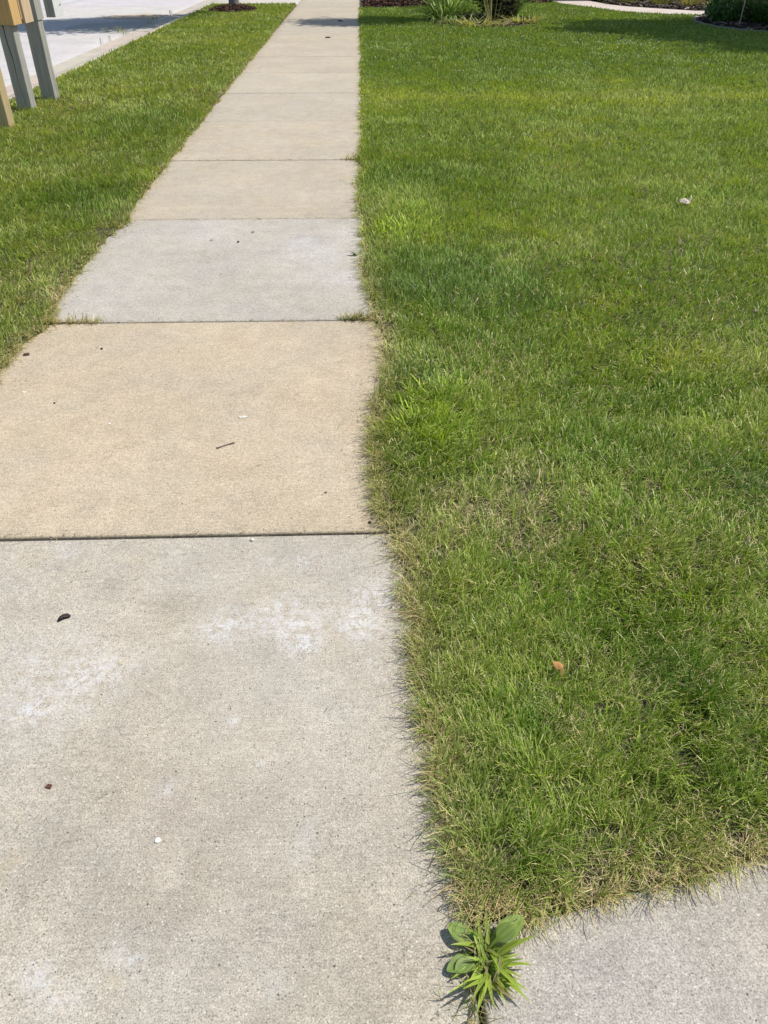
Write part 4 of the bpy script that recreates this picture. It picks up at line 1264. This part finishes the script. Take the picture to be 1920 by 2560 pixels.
# dry pale leaf on the lawn, with its stalk
root = tag(empty('dry_leaf', (*gp(1473, 455), .05), .5), 'pale curled dry leaf lying on the open lawn', 'leaf')
o = scrap('x', 1473, 455, .05, (.55, .47, .40), 8, 0, 'blade', 'x', .5, 1.2)
for k in ('label', 'category'): del o[k]
o.parent = root; o.location = (0, 0, 0); o.rotation_euler = (.25, .1, 0)
m = MB(); m.cur = (.55, .48, .36); m.tube([(.045, 0, .01), (.075, .012, .012), (.10, .035, .025)], [.0035, .003, .002], 6); m.build('stalk', M_PAPER, root)
scrap('small grey brown dead leaf at the right of the lawn', 1626, 694, .016, (.30, .24, .20), 9, .048, 'dry_leaf', 'leaf', .6)
# orange-brown folded leaf near the lawn corner
bl_ = root = tag(empty('brown_leaf', (*gp(1200, 1478), .036), 0), 'folded orange brown leaf standing in the near lawn', 'leaf')
m = MB(); n = 10
vs_, fs_ = [], []
for i in range(n + 1):
    t = i / n
    hw_ = .0095 * math.sin(math.pi * min(.97, .12 + .8 * t)) ** .6
    p = Vector((-.016 + .030 * t, .014 - .010 * t, .030 - .006 * t * t))
    for q, (dx, dy, dz) in enumerate(((-.2, -1.4, -1.1), (-.1, -.7, -.35), (0, 0, 0), (.35, .8, -.25), (.6, 1.3, -.8))):
        vs_.append(p + Vector((dx, dy, dz)) * hw_ + Vector((0, 0, .0012 * math.sin(9 * t + q))))
fs_ = [(i * 5 + j, i * 5 + j + 1, i * 5 + j + 6, i * 5 + j + 5) for i in range(n) for j in range(4)]
m.add(vs_, fs_, (.40, .205, .07)); m.build('blade', M_DEBRIS, root)
m = MB(); m.cur = (.46, .27, .10)
m.add([(.004, -.006, .022), (.015, -.003, .020), (.013, -.012, .004), (.008, -.016, -.008), (.004, -.012, .004)], [(0, 1, 2, 4), (4, 2, 3)]); m.build('tip', M_DEBRIS, root)
bl_.scale = (.78, .78, .78); bl_.location.z = .042
# twig with buds
tw = tag(empty('twig', (*gp(487, 964), .004), 0), 'thin budded twig lying across the beige slab', 'twig')
p0, p1_ = Vector((*gp(470, 970), 0)), Vector((*gp(504, 959), 0))
ctr = Vector((*gp(487, 964), 0)); a_, b_ = p0 - ctr, p1_ - ctr
m = MB(); m.cur = (.075, .045, .04)
m.tube([a_, a_ * .4 + b_ * .0 + Vector((0, .0006, .001)), b_ * .5 + Vector((0, -.0005, .001)), b_], [.0015, .0014, .0016, .0020], 7)
m.build('stem', M_DEBRIS, tw)
for pos, ang in ((a_ * .98, 2.7), (a_ * .86, 3.9), (b_ * 1.0, .2)):
    m = MB(); m.cur = (.06, .035, .03)
    d = Vector((math.cos(ang), math.sin(ang), .15)) * .006
    m.tube([pos, pos + d * .5, pos + d], [.0012, .0024, .0006], 7); m.build('bud', M_DEBRIS, tw)


# clippings and crumbs swept to the margins and joints of the paving
rl = np.random.default_rng(77)
n_ = 2600
yy_ = 0.45 + 6.5 * rl.random(n_) ** 1.5
side_ = rl.random(n_)
xe_ = np.where(side_ < .62, right_edge(yy_) - np.abs(rl.exponential(.022, n_)), left_edge(yy_) + np.abs(rl.exponential(.03, n_)))
ji_ = rl.random(n_) < .22
yy_ = np.where(ji_, np.array(JOINTS[:4])[rl.integers(0, 4, n_)] + rl.normal(0, .008, n_), yy_)
xe_ = np.where(ji_, rl.uniform(SX0 + .05, 0, n_), xe_)
any_ = rl.random(n_) < .10
xe_ = np.where(any_, rl.uniform(SX0 + .05, .05, n_), xe_)
dry_ = rl.random(n_)[:, None]
Cc_ = np.where(dry_ < .6, C_STRAW * rl.uniform(.4, 1.0, n_)[:, None], np.where(dry_ < .75, C_MID * .6, np.array([.06, .045, .03])))
V_, F_, C2_ = blade_mesh(xe_, yy_, np.where(yy_ < 1.775, -.006, .0045), rl.uniform(0, 6.28, n_), rl.uniform(.004, .022, n_), np.maximum(.0012, px_size(yy_) * .45) * rl.uniform(.7, 1.3, n_), np.full(n_, 1.5), rl.uniform(1.45, 1.6, n_), Cc_, [0, .5, 1], np.zeros(n_), np.zeros(n_))
tag(quads_mesh('grass_clippings', V_, F_, C2_, M_GRASS), 'dry clippings and crumbs along the paving margins and joints', 'clippings', kind='stuff')
